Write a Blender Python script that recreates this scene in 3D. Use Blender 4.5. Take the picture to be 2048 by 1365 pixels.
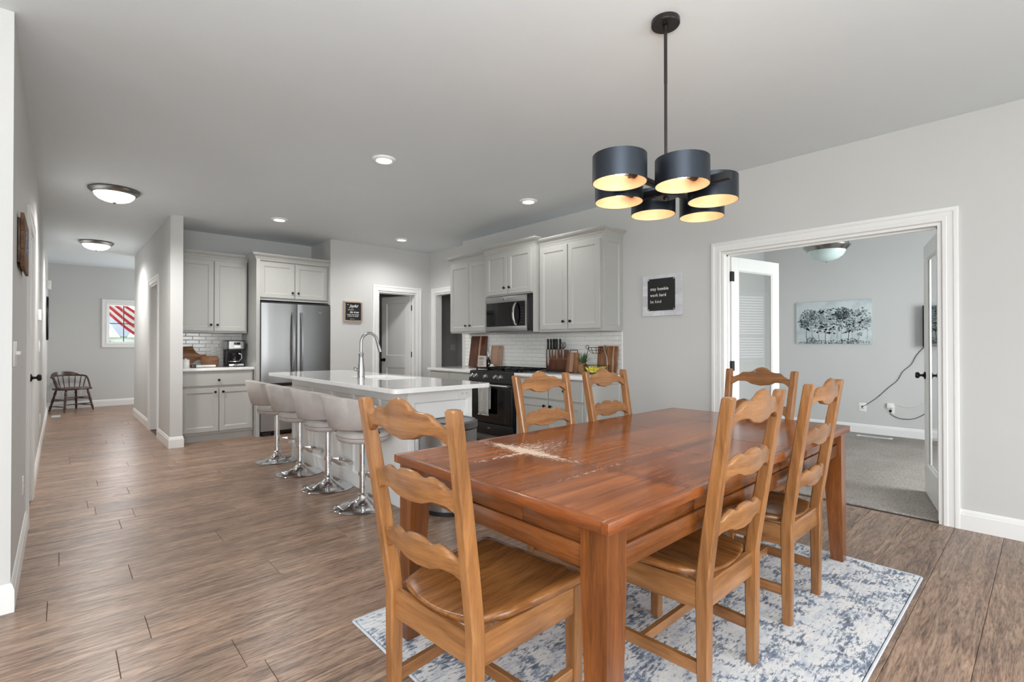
import bpy, bmesh, math, random
from mathutils import Vector, Matrix
random.seed(7)
PI = math.pi
for o in list(bpy.data.objects): bpy.data.objects.remove(o)
S = bpy.context.scene
C = S.collection

# ---------------------------------------------------------------- camera, world, light, exposure
cam = bpy.data.objects.new('camera', bpy.data.cameras.new('camera')); C.objects.link(cam)
cam.data.sensor_width = 36; cam.data.lens = 986.8/2048*36
cam.data.clip_start = .02; cam.data.clip_end = 200
cam.location = (0, 0, 1.2164); cam.rotation_euler = (PI/2+.007, 0, -.7426)
S.camera = cam
S.view_settings.view_transform = 'Standard'; S.view_settings.look = 'None'
S.view_settings.exposure = 0.14; S.view_settings.gamma = 1; S.view_settings.use_curve_mapping = False
W = bpy.data.worlds.new('sky'); S.world = W; W.use_nodes = True
wb = W.node_tree.nodes['Background']; wb.inputs[0].default_value = (.90, .95, 1, 1); wb.inputs[1].default_value = 2.6
S.cycles.max_bounces = 10; S.cycles.diffuse_bounces = 6; S.cycles.glossy_bounces = 5
S.cycles.sample_clamp_indirect = 6; S.cycles.caustics_reflective = False; S.cycles.caustics_refractive = False
S.cycles.use_denoising = True

def light(name, kind, loc, power, col=(1, 1, 1), rot=(0, 0, 0), size=.1, size_y=None, spot=None):
    l = bpy.data.lights.new(name, kind); l.energy = power; l.color = col
    if kind == 'AREA':
        l.shape = 'RECTANGLE' if size_y else 'DISK'; l.size = size
        if size_y: l.size_y = size_y
    else: l.shadow_soft_size = size
    if spot: l.spot_size = spot; l.spot_blend = .8
    o = bpy.data.objects.new(name, l); C.objects.link(o); o.location = loc; o.rotation_euler = rot
    return o
# daylight entering through the windows of the living room behind and beside the camera
DAY = (.94, .972, 1)
def aim(x, y, z): return Vector((x, y, z)).to_track_quat('-Z', 'Y').to_euler()
light('daylight_back_patio', 'AREA', (2.3, -3.04, 1.12), 85, DAY, aim(-.1, 1, -.5), 2.3, 2.0)
light('daylight_back_window', 'AREA', (-1.9, -3.04, 1.45), 112, DAY, aim(.2, 1, -.15), 2.4, 1.5)
light('daylight_left_window', 'AREA', (-4.64, -1.0, 1.4), 100, DAY, aim(1, .9, -.05), 1.6, 2.6)
# two soft fill lamps added near the camera, one thrown up at the ceiling
light('ceiling_bounce_fill', 'AREA', (-.1, -.3, 1.6), 112, DAY, (PI, 0, 0), .9)
light('camera_side_fill', 'AREA', (-1.6, -1.5, 2.0), 26, DAY, aim(.5, 1, -.12), 1.5)
light('office_fill', 'AREA', (5.9, -.97, 1.4), 78, DAY, aim(.12, 1, -.15), 1.3, 1.3)  # added office fill, set at an unseen window made for it
light('daylight_hall', 'AREA', (.96, 12.70, 1.66), 6, DAY, (PI/2, 0, PI), .5, .75)
light('entry_area_lamp', 'AREA', (3.2, 11.6, 1.5), 35, DAY, (0, PI/2, 0), 1.2, 1.6)  # area lamp before the solid entry wall, facing the hall

# ---------------------------------------------------------------- materials
def s(r, g, b):
    f = lambda c: (c/255/12.92) if c/255 <= .04045 else ((c/255+.055)/1.055)**2.4
    return (f(r), f(g), f(b), 1)
def newmat(name):
    m = bpy.data.materials.new(name); m.use_nodes = True
    nt = m.node_tree; b = nt.nodes['Principled BSDF']
    return m, nt, b
def N(nt, t, **kw):
    n = nt.nodes.new(t)
    for k, v in kw.items():
        if k.startswith('i_'): n.inputs[k[2:].replace('_', ' ')].default_value = v
        else: setattr(n, k, v)
    return n
def coords(nt, scale=(1, 1, 1), rnd=True, loc=None, rot=(0, 0, 0)):
    tc = N(nt, 'ShaderNodeTexCoord'); mp = N(nt, 'ShaderNodeMapping'); mp.inputs['Scale'].default_value = scale
    mp.inputs['Rotation'].default_value = rot
    nt.links.new(tc.outputs['Object'], mp.inputs['Vector'])
    if rnd:
        oi = N(nt, 'ShaderNodeObjectInfo'); ml = N(nt, 'ShaderNodeMath', operation='MULTIPLY'); ml.inputs[1].default_value = 37
        nt.links.new(oi.outputs['Random'], ml.inputs[0]); nt.links.new(ml.outputs[0], mp.inputs['Location'])
    return mp.outputs['Vector']
def ramp(nt, fac, stops, interp='LINEAR'):
    r = N(nt, 'ShaderNodeValToRGB'); r.color_ramp.interpolation = interp
    e = r.color_ramp.elements
    while len(e) < len(stops): e.new(.5)
    for k, (p, c) in enumerate(stops): e[k].position = p; e[k].color = c if len(c) == 4 else (*c, 1)
    nt.links.new(fac, r.inputs[0]); return r.outputs[0]
def bump(nt, b, h, st=.1, dist=.01):
    n = N(nt, 'ShaderNodeBump'); n.inputs['Strength'].default_value = st; n.inputs['Distance'].default_value = dist
    nt.links.new(h, n.inputs['Height']); nt.links.new(n.outputs[0], b.inputs['Normal'])
def noise(nt, vec, sc, det=3, rough=.55, dist=0):
    n = N(nt, 'ShaderNodeTexNoise'); n.inputs['Scale'].default_value = sc; n.inputs['Detail'].default_value = det
    n.inputs['Roughness'].default_value = rough; n.inputs['Distortion'].default_value = dist
    nt.links.new(vec, n.inputs['Vector']); return n.outputs['Fac']
def sc4(c, k): return (min(1, c[0]*k), min(1, c[1]*k), min(1, c[2]*k), 1)
def mat(name, col, rough=.5, metal=0, var=.06, nsc=8, bmp=0, bsc=200, coat=0, stretch=(1, 1, 1), spec=.5, rvar=0):
    m, nt, b = newmat(name); v = coords(nt, stretch)
    f = noise(nt, v, nsc)
    nt.links.new(ramp(nt, f, [(.3, sc4(col, 1-var)), (.7, sc4(col, 1+var))]), b.inputs['Base Color'])
    b.inputs['Roughness'].default_value = rough; b.inputs['Metallic'].default_value = metal
    b.inputs['Coat Weight'].default_value = coat; b.inputs['Coat Roughness'].default_value = .08
    b.inputs['Specular IOR Level'].default_value = spec
    if rvar:
        nt.links.new(ramp(nt, f, [(.3, (rough-rvar,)*3), (.7, (rough+rvar,)*3)]), b.inputs['Roughness'])
    if bmp: bump(nt, b, noise(nt, v, bsc), bmp, .004)
    return m
def wood(name, cols, axis='x', rough=.3, coat=.3, fine=1, wave=.5, bmp=.05):
    m, nt, b = newmat(name)
    st = {'x': (1.2, 14, 14), 'y': (14, 1.2, 14), 'z': (14, 14, 1.2)}[axis]
    v = coords(nt, st)
    f1 = noise(nt, v, 1.6*fine, 6, .62, wave); f2 = noise(nt, v, 9*fine, 3, .6, .2)
    v2 = coords(nt, (1, 1, 1)); f3 = noise(nt, v2, 2.2, 2)
    mx = N(nt, 'ShaderNodeMix', data_type='FLOAT'); mx.inputs[0].default_value = .32
    nt.links.new(f1, mx.inputs[2]); nt.links.new(f2, mx.inputs[3])
    c = ramp(nt, mx.outputs[0], [(.28, cols[0]), (.5, cols[1]), (.72, cols[2])])
    mc = N(nt, 'ShaderNodeMix', data_type='RGBA', blend_type='MULTIPLY'); mc.inputs[0].default_value = .55
    nt.links.new(c, mc.inputs[6]); nt.links.new(ramp(nt, f3, [(.3, (.62, .60, .58)), (.65, (1.12, 1.1, 1.06))]), mc.inputs[7])
    nt.links.new(mc.outputs[2], b.inputs['Base Color'])
    b.inputs['Roughness'].default_value = rough; b.inputs['Coat Weight'].default_value = coat; b.inputs['Coat Roughness'].default_value = .12
    bump(nt, b, f2, bmp, .002)
    return m
def emit(name, col, st):
    m, nt, b = newmat(name); b.inputs['Base Color'].default_value = col
    b.inputs['Emission Color'].default_value = col; b.inputs['Emission Strength'].default_value = st
    v = coords(nt); f = noise(nt, v, 12)
    return m

M = {}
M['wall'] = mat('wall_paint', s(204, 204, 202), .7, var=.012, nsc=1.5, bmp=.06, bsc=160, spec=.3)
M['ceiling'] = mat('ceiling_paint', s(222, 229, 233), .62, var=.015, nsc=1.2, bmp=.08, bsc=90, spec=.35)
M['trim'] = mat('white_trim_paint', s(236, 236, 234), .5, var=.01, nsc=3)
M['door'] = mat('white_door_paint', s(232, 232, 229), .38, var=.01, nsc=3)
M['cab'] = mat('grey_cabinet_paint', s(178, 178, 174), .38, var=.015, nsc=4, bmp=.02, bsc=60)
M['cabd'] = mat('grey_cabinet_inside', s(120, 120, 118), .6)
M['isl'] = mat('white_island_paint', s(240, 240, 238), .35, var=.01, nsc=3)
M['quartz'] = mat('white_quartz', s(236, 236, 234), .08, var=.03, nsc=14, coat=.4)
M['black'] = mat('black_metal', s(20, 20, 21), .38, .5, var=.1)
M['blackg'] = mat('black_glass', s(6, 6, 7), .06, var=.1)
M['blackp'] = mat('black_plastic', s(18, 18, 19), .45, var=.1)
M['steel'] = mat('brushed_steel', s(162, 162, 162), .32, 1, var=.02, nsc=120, stretch=(1, 1, .02))
M['steeld'] = mat('dark_steel', s(134, 134, 135), .32, 1, var=.02, nsc=120, stretch=(1, 1, .02))
M['blacksteel'] = mat('black_stainless', s(62, 62, 64), .34, .9, var=.08, nsc=3, stretch=(1, 1, 40))
M['sinkm'] = mat('dark_sink', s(58, 58, 60), .5, .4, var=.05)
M['chrome'] = mat('chrome', s(225, 226, 228), .05, 1, var=.01)
M['nickel'] = mat('brushed_nickel', s(150, 150, 148), .25, 1, var=.04)
M['fabric'] = mat('grey_velvet', s(180, 173, 169), .95, var=.10, nsc=9, bmp=.25, bsc=500)
M['seam'] = mat('grey_piping', s(120, 112, 109), .9)
M['towel'] = mat('grey_towel', s(176, 175, 171), .95, var=.14, nsc=60, bmp=.5, bsc=400)
M['towelw'] = mat('white_towel_hem', s(226, 226, 223), .95, var=.05)
M['grout'] = mat('grout', s(176, 176, 173), .9)
M['tile'] = mat('white_tile', s(232, 232, 229), .12, var=.015, nsc=6, coat=.3)
M['drum'] = mat('blued_steel', s(56, 61, 68), .38, .75, var=.18, nsc=5, rvar=.05)
M['gold'] = mat('gold_leaf_inside', s(236, 198, 158), .5, .15, var=.10, nsc=14)
M['bronze'] = mat('dark_bronze', s(58, 54, 54), .35, .7, var=.1)
M['white'] = mat('white_plastic', s(238, 238, 235), .35, var=.01)
M['slot'] = mat('dark_slot', s(40, 40, 40), .6)
M['bulb'] = emit('warm_bulb', (1, .84, .66, 1), 11)
M['lens'] = emit('lit_lens', (1, .97, .92, 1), 4.5)
M['bowl_lit'] = emit('lit_bowl_glass', (1, .985, .96, 1), 1.7)
M['teal'] = mat('pale_teal_glass', s(214, 236, 234), .25, var=.06, nsc=5, coat=.4)
M['leaf'] = mat('leaf_green', s(60, 92, 52), .5, var=.3, nsc=30)
M['bark'] = mat('pineapple_skin', s(132, 100, 58), .6, var=.35, nsc=60, bmp=.6, bsc=60)
M['banana'] = mat('banana_peel', s(214, 200, 62), .45, var=.12, nsc=18)
M['stemb'] = mat('banana_stem', s(120, 104, 48), .6)
M['blade'] = mat('knife_blade', s(200, 198, 192), .2, 1, var=.03)
M['bottle'] = mat('dark_green_glass', s(22, 26, 22), .08, var=.1, coat=.5)
M['jar'] = mat('pale_jar', s(206, 212, 190), .2, var=.05)
M['grass'] = mat('lawn', s(120, 140, 96), .9, var=.2)
M['siding'] = mat('white_siding', s(236, 238, 240), .7, var=.03, stretch=(1, 1, 30))
M['roof'] = mat('grey_shingle', s(140, 148, 158), .9, var=.15, nsc=20)
M['flagr'] = mat('red_cloth', s(196, 40, 52), .8, var=.08)
M['flagw'] = mat('white_cloth', s(244, 240, 240), .8, var=.03)
M['blind'] = mat('white_blind_slat', s(236, 236, 234), .5, var=.02)
M['carpet'] = None
HON = [s(100, 64, 34), s(150, 102, 59), s(180, 131, 84)]
M['hx'] = wood('honey_wood_x', HON, 'x', .30, .12); M['hy'] = wood('honey_wood_y', HON, 'y', .30, .12); M['hz'] = wood('honey_wood_z', HON, 'z', .30, .12)
M['seatw'] = wood('chair_seat_wood', [s(84, 50, 24), s(140, 90, 46), s(172, 118, 68)], 'y', .26, .35)
RED = [s(74, 39, 17), s(118, 67, 29), s(144, 87, 43)]
M['rx'] = wood('cherry_wood_x', RED, 'x', .25, .3); M['ry'] = wood('cherry_wood_y', RED, 'y', .25, .3); M['rz'] = wood('cherry_wood_z', RED, 'z', .25, .3)
M['dk'] = wood('dark_walnut', [s(36, 20, 14), s(66, 38, 26), s(98, 58, 38)], 'x', .3, .3)
AC = [s(74, 42, 24), s(134, 86, 52), s(188, 138, 92)]
M['acz'] = wood('acacia_z', AC, 'z', .45, 0, 1, 1.2); M['acx'] = wood('acacia_x', AC, 'x', .45, 0, 1, 1.2)
M['acdk'] = wood('walnut_board', [s(48, 26, 16), s(88, 50, 32), s(128, 78, 50)], 'z', .45, 0)
M['pinkw'] = wood('pale_board', [s(140, 104, 88), s(176, 142, 122), s(208, 184, 160)], 'z', .5, 0)
M['rust'] = wood('rustic_plank', [s(60, 38, 22), s(112, 76, 46), s(150, 110, 74)], 'y', .7, 0)
M['frame'] = wood('weathered_frame', [s(130, 112, 96), s(176, 156, 138), s(205, 190, 172)], 'z', .7, 0)
M['whitew'] = wood('whitewashed_board', [s(196, 200, 208), s(214, 217, 224), s(228, 230, 235)], 'y', .7, 0)

def floor_mat():
    m, nt, b = newmat('laminate_plank')
    v = coords(nt, (1.1, 11, 1)); vd = coords(nt, (.55, 4.2, 1))
    f1 = noise(nt, v, 2.6, 8, .68, 1.6); f2 = noise(nt, v, 15, 4, .6, .3); f3 = noise(nt, vd, 1.5, 3, .5, .8)
    mx = N(nt, 'ShaderNodeMix', data_type='FLOAT'); mx.inputs[0].default_value = .38
    nt.links.new(f1, mx.inputs[2]); nt.links.new(f2, mx.inputs[3])
    c = ramp(nt, mx.outputs[0], [(.36, s(76, 60, 50)), (.45, s(128, 102, 84)), (.54, s(164, 136, 115)), (.66, s(190, 164, 141))])
    mc = N(nt, 'ShaderNodeMix', data_type='RGBA', blend_type='MULTIPLY'); mc.inputs[0].default_value = .8
    nt.links.new(c, mc.inputs[6]); nt.links.new(ramp(nt, f3, [(.35, (.74, .73, .74)), (.62, (1.08, 1.05, 1.02))]), mc.inputs[7])
    oi = N(nt, 'ShaderNodeObjectInfo'); m2 = N(nt, 'ShaderNodeMix', data_type='RGBA', blend_type='MULTIPLY'); m2.inputs[0].default_value = 1
    nt.links.new(mc.outputs[2], m2.inputs[6]); nt.links.new(ramp(nt, oi.outputs['Random'], [(0, (.88, .87, .86)), (1, (1.04, 1.03, 1.03))]), m2.inputs[7])
    nt.links.new(m2.outputs[2], b.inputs['Base Color'])
    nt.links.new(ramp(nt, f2, [(.3, (.36,)*3), (.7, (.27,)*3)]), b.inputs['Roughness'])
    b.inputs['Specular IOR Level'].default_value = .5
    bump(nt, b, f2, .12, .002)
    return m
M['plank'] = floor_mat(); M['gap'] = mat('plank_joint', s(84, 68, 58), .8)

def carpet_mat():
    m, nt, b = newmat('woven_carpet'); v = coords(nt, (1, 1, 1), False)
    w = N(nt, 'ShaderNodeTexVoronoi'); w.inputs['Scale'].default_value = 70; nt.links.new(v, w.inputs['Vector'])
    f = noise(nt, v, 2, 3)
    mc = N(nt, 'ShaderNodeMix', data_type='RGBA', blend_type='MULTIPLY'); mc.inputs[0].default_value = 1
    nt.links.new(ramp(nt, f, [(.3, s(158, 150, 143)), (.7, s(180, 172, 165))]), mc.inputs[6])
    nt.links.new(ramp(nt, w.outputs['Distance'], [(0, (1.08,)*3), (.7, (.62,)*3)]), mc.inputs[7])
    nt.links.new(mc.outputs[2], b.inputs['Base Color']); b.inputs['Roughness'].default_value = 1; b.inputs['Specular IOR Level'].default_value = .1
    bump(nt, b, w.outputs['Distance'], -.9, .01)
    return m
M['carpet'] = carpet_mat()

def rug_mat():
    m, nt, b = newmat('distressed_rug'); tc = N(nt, 'ShaderNodeTexCoord')
    def mp(sx, sy, rot=0):
        q = N(nt, 'ShaderNodeMapping'); q.inputs['Scale'].default_value = (sx, sy, 1); q.inputs['Rotation'].default_value = (0, 0, rot)
        nt.links.new(tc.outputs['Object'], q.inputs['Vector']); return q.outputs[0]
    streak = noise(nt, mp(26, 78), 1.0, 5, .75, .5)         # fine broken marks
    patch = noise(nt, mp(1, 1.6), 6.5, 5, .7, .4)           # where the pattern is worn away
    vor = N(nt, 'ShaderNodeTexVoronoi', feature='DISTANCE_TO_EDGE'); vor.inputs['Scale'].default_value = 5.5
    ds = N(nt, 'ShaderNodeMix', data_type='VECTOR'); ds.inputs[0].default_value = .12
    nn = N(nt, 'ShaderNodeTexNoise'); nn.inputs['Scale'].default_value = 9; nt.links.new(tc.outputs['Object'], nn.inputs['Vector'])
    nt.links.new(mp(1, 1), ds.inputs[4]); nt.links.new(nn.outputs['Color'], ds.inputs[5]); nt.links.new(ds.outputs[1], vor.inputs['Vector'])
    med = ramp(nt, vor.outputs['Distance'], [(0, (1, 1, 1)), (.10, (.55,)*3), (.22, (.1,)*3), (.3, (.45,)*3), (.36, (0,)*3)])
    a = N(nt, 'ShaderNodeMath', operation='MULTIPLY_ADD'); nt.links.new(med, a.inputs[0]); a.inputs[1].default_value = .16; nt.links.new(streak, a.inputs[2])
    a2 = N(nt, 'ShaderNodeMath', operation='MULTIPLY_ADD'); nt.links.new(patch, a2.inputs[0]); a2.inputs[1].default_value = .42; nt.links.new(a.outputs[0], a2.inputs[2])
    base = ramp(nt, noise(nt, mp(3, 9), 2.5, 5, .7), [(.32, s(196, 203, 213)), (.48, s(230, 231, 232)), (.7, s(243, 240, 235))])
    mc = N(nt, 'ShaderNodeMix', data_type='RGBA')
    fac = ramp(nt, a2.outputs[0], [(.785, (0, 0, 0)), (.83, (.5,)*3), (.90, (.95,)*3)])
    col2 = ramp(nt, noise(nt, mp(2, 2), 6, 3), [(.35, s(58, 70, 92)), (.55, s(88, 106, 134)), (.7, s(132, 146, 166))])
    nt.links.new(fac, mc.inputs[0]); nt.links.new(base, mc.inputs[6]); nt.links.new(col2, mc.inputs[7])
    nt.links.new(mc.outputs[2], b.inputs['Base Color']); b.inputs['Roughness'].default_value = 1; b.inputs['Specular IOR Level'].default_value = .1
    b.inputs['Sheen Weight'].default_value = .2
    bump(nt, b, noise(nt, mp(1, 1), 260, 2), .6, .006)
    return m
M['rug'] = rug_mat(); M['rugedge'] = mat('rug_binding', s(206, 212, 220), .95, var=.08, nsc=80, bmp=.4)

def table_mat():
    m, nt, b = newmat('worn_cherry_top'); tc = N(nt, 'ShaderNodeTexCoord')
    def mp(sc):
        q = N(nt, 'ShaderNodeMapping'); q.inputs['Scale'].default_value = sc; nt.links.new(tc.outputs['Object'], q.inputs['Vector']); return q.outputs[0]
    sx = N(nt, 'ShaderNodeSeparateXYZ'); nt.links.new(tc.outputs['Object'], sx.inputs[0])
    def band(o, c, w):      # 1 near c
        d = N(nt, 'ShaderNodeMath', operation='SUBTRACT'); nt.links.new(o, d.inputs[0]); d.inputs[1].default_value = c
        a = N(nt, 'ShaderNodeMath', operation='ABSOLUTE'); nt.links.new(d.outputs[0], a.inputs[0])
        r = N(nt, 'ShaderNodeMapRange'); r.inputs['From Min'].default_value = w; r.inputs['From Max'].default_value = 0
        nt.links.new(a.outputs[0], r.inputs['Value']); return r.outputs[0]
    def op(o, a, c):
        n = N(nt, 'ShaderNodeMath', operation=o)
        for k, q in enumerate((a, c)):
            if isinstance(q, float): n.inputs[k].default_value = q
            else: nt.links.new(q, n.inputs[k])
        return n.outputs[0]
    X, Y = sx.outputs[0], sx.outputs[1]
    # table-local: veneer joints run at x = -.675 and .675 and y = -.2 and .2
    jx = op('MAXIMUM', band(X, -.675, .05), band(X, .675, .05)); jy = op('MAXIMUM', band(Y, -.19, .045), band(Y, .2, .045))
    g1 = noise(nt, mp((1.2, 17, 1)), 1.6, 3, .55, .6); g2 = noise(nt, mp((1, 1, 1)), 2.6, 2)
    c = ramp(nt, g1, [(.3, s(124, 66, 27)), (.5, s(150, 82, 35)), (.7, s(170, 97, 46))])
    mc = N(nt, 'ShaderNodeMix', data_type='RGBA', blend_type='MULTIPLY'); mc.inputs[0].default_value = .6
    nt.links.new(c, mc.inputs[6]); nt.links.new(ramp(nt, g2, [(.3, (.70, .67, .65)), (.62, (1.1, 1.08, 1.05))]), mc.inputs[7])
    dk = N(nt, 'ShaderNodeMix', data_type='RGBA', blend_type='MULTIPLY')
    nt.links.new(op('MULTIPLY', op('MAXIMUM', jx, jy), .75), dk.inputs[0]); nt.links.new(mc.outputs[2], dk.inputs[6]); dk.inputs[7].default_value = (.56, .46, .42, 1)
    gt = lambda o, c: op('GREATER_THAN', o, c)
    par = op('MODULO', op('ADD', op('ADD', gt(X, -.675), gt(X, .675)), op('ADD', gt(Y, .2), gt(Y, -.19))), 2.0)
    bk = N(nt, 'ShaderNodeMix', data_type='RGBA', blend_type='MULTIPLY'); nt.links.new(par, bk.inputs[0]); nt.links.new(dk.outputs[2], bk.inputs[6]); bk.inputs[7].default_value = (.80, .76, .74, 1); dk = bk
    # chipped finish, strongest along the joint nearest the kitchen end
    fl = noise(nt, mp((60, 17, 1)), 2.4, 5, .8, .4); fl2 = noise(nt, mp((17, 60, 1)), 2.4, 5, .8, .4)
    wx = op('MULTIPLY', band(X, -.675, .085), band(Y, .22, .50)); wy = op('MULTIPLY', op('MULTIPLY', jy, band(X, -.72, .58)), band(Y, .10, .6))
    wz = op('MULTIPLY', op('MULTIPLY', band(Y, .25, .28), band(X, -.60, .42)), .32)
    m1 = op('MULTIPLY_ADD', wx, .42) ; m1.node.inputs[2].default_value = 0; nt.links.new(fl, m1.node.inputs[2])
    m2 = op('MULTIPLY_ADD', wy, .36); m2.node.inputs[2].default_value = 0; nt.links.new(fl2, m2.node.inputs[2])
    m3 = op('MULTIPLY_ADD', wz, .75); m3.node.inputs[2].default_value = 0; nt.links.new(fl2, m3.node.inputs[2])
    wear = ramp(nt, op('MAXIMUM', op('MAXIMUM', m1, m2), m3), [(.715, (0, 0, 0)), (.745, (1, 1, 1))])
    wm = N(nt, 'ShaderNodeMix', data_type='RGBA'); nt.links.new(wear, wm.inputs[0]); nt.links.new(dk.outputs[2], wm.inputs[6]); wm.inputs[7].default_value = s(226, 200, 178)
    nt.links.new(wm.outputs[2], b.inputs['Base Color'])
    nt.links.new(ramp(nt, wear, [(0, (.17,)*3), (1, (.7,)*3)]), b.inputs['Roughness'])
    b.inputs['Specular IOR Level'].default_value = .36; b.inputs['Coat Weight'].default_value = 0; b.inputs['Coat Roughness'].default_value = .1
    return m
M['ttop'] = table_mat()

def glass_mat():
    m, nt, b = newmat('clear_glass'); out = nt.nodes['Material Output']; nt.nodes.remove(b)
    tr = N(nt, 'ShaderNodeBsdfTransparent'); gl = N(nt, 'ShaderNodeBsdfGlossy'); gl.inputs['Roughness'].default_value = .01
    fr = N(nt, 'ShaderNodeFresnel'); fr.inputs[0].default_value = 1.6
    mx = N(nt, 'ShaderNodeMixShader'); ge = N(nt, 'ShaderNodeNewGeometry'); iv = N(nt, 'ShaderNodeMath', operation='SUBTRACT'); iv.inputs[0].default_value = 1; nt.links.new(ge.outputs['Backfacing'], iv.inputs[1]); ml = N(nt, 'ShaderNodeMath', operation='MULTIPLY'); nt.links.new(iv.outputs[0], ml.inputs[0]); nt.links.new(fr.outputs[0], ml.inputs[1]); nt.links.new(ml.outputs[0], mx.inputs[0]); nt.links.new(tr.outputs[0], mx.inputs[1]); nt.links.new(gl.outputs[0], mx.inputs[2])
    nt.links.new(mx.outputs[0], out.inputs[0]); return m
M['glass'] = glass_mat()

def painting_mat():
    m, nt, b = newmat('misty_tree_canvas'); tc = N(nt, 'ShaderNodeTexCoord')
    def mp(sc, loc=(0, 0, 0)):
        q = N(nt, 'ShaderNodeMapping'); q.inputs['Scale'].default_value = sc; q.inputs['Location'].default_value = loc
        nt.links.new(tc.outputs['Object'], q.inputs['Vector']); return q.outputs[0]
    sky = ramp(nt, noise(nt, mp((1, 1, 1)), 5, 4), [(.3, s(176, 190, 194)), (.55, s(206, 214, 214)), (.8, s(196, 198, 212))])
    nt.links.new(sky, b.inputs['Base Color']); b.inputs['Roughness'].default_value = .7
    return m
M['canvas'] = painting_mat()
M['ink1'] = mat('ink_dark', s(52, 60, 60), .8, var=.35, nsc=40); M['ink2'] = mat('ink_grey', s(118, 132, 134), .8, var=.25, nsc=40)
M['ink3'] = mat('ink_pale', s(160, 172, 176), .8, var=.15, nsc=40)
M['bluepaint'] = mat('pale_blue_lettering', s(150, 162, 186), .7, var=.6, nsc=45)
M['paper'] = mat('sign_face', s(196, 184, 178), .8, var=.08); M['signblack'] = mat('matte_black_sign', s(26, 26, 27), .5, var=.1)
M['ink'] = mat('black_ink', s(50, 46, 46), .8)

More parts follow.
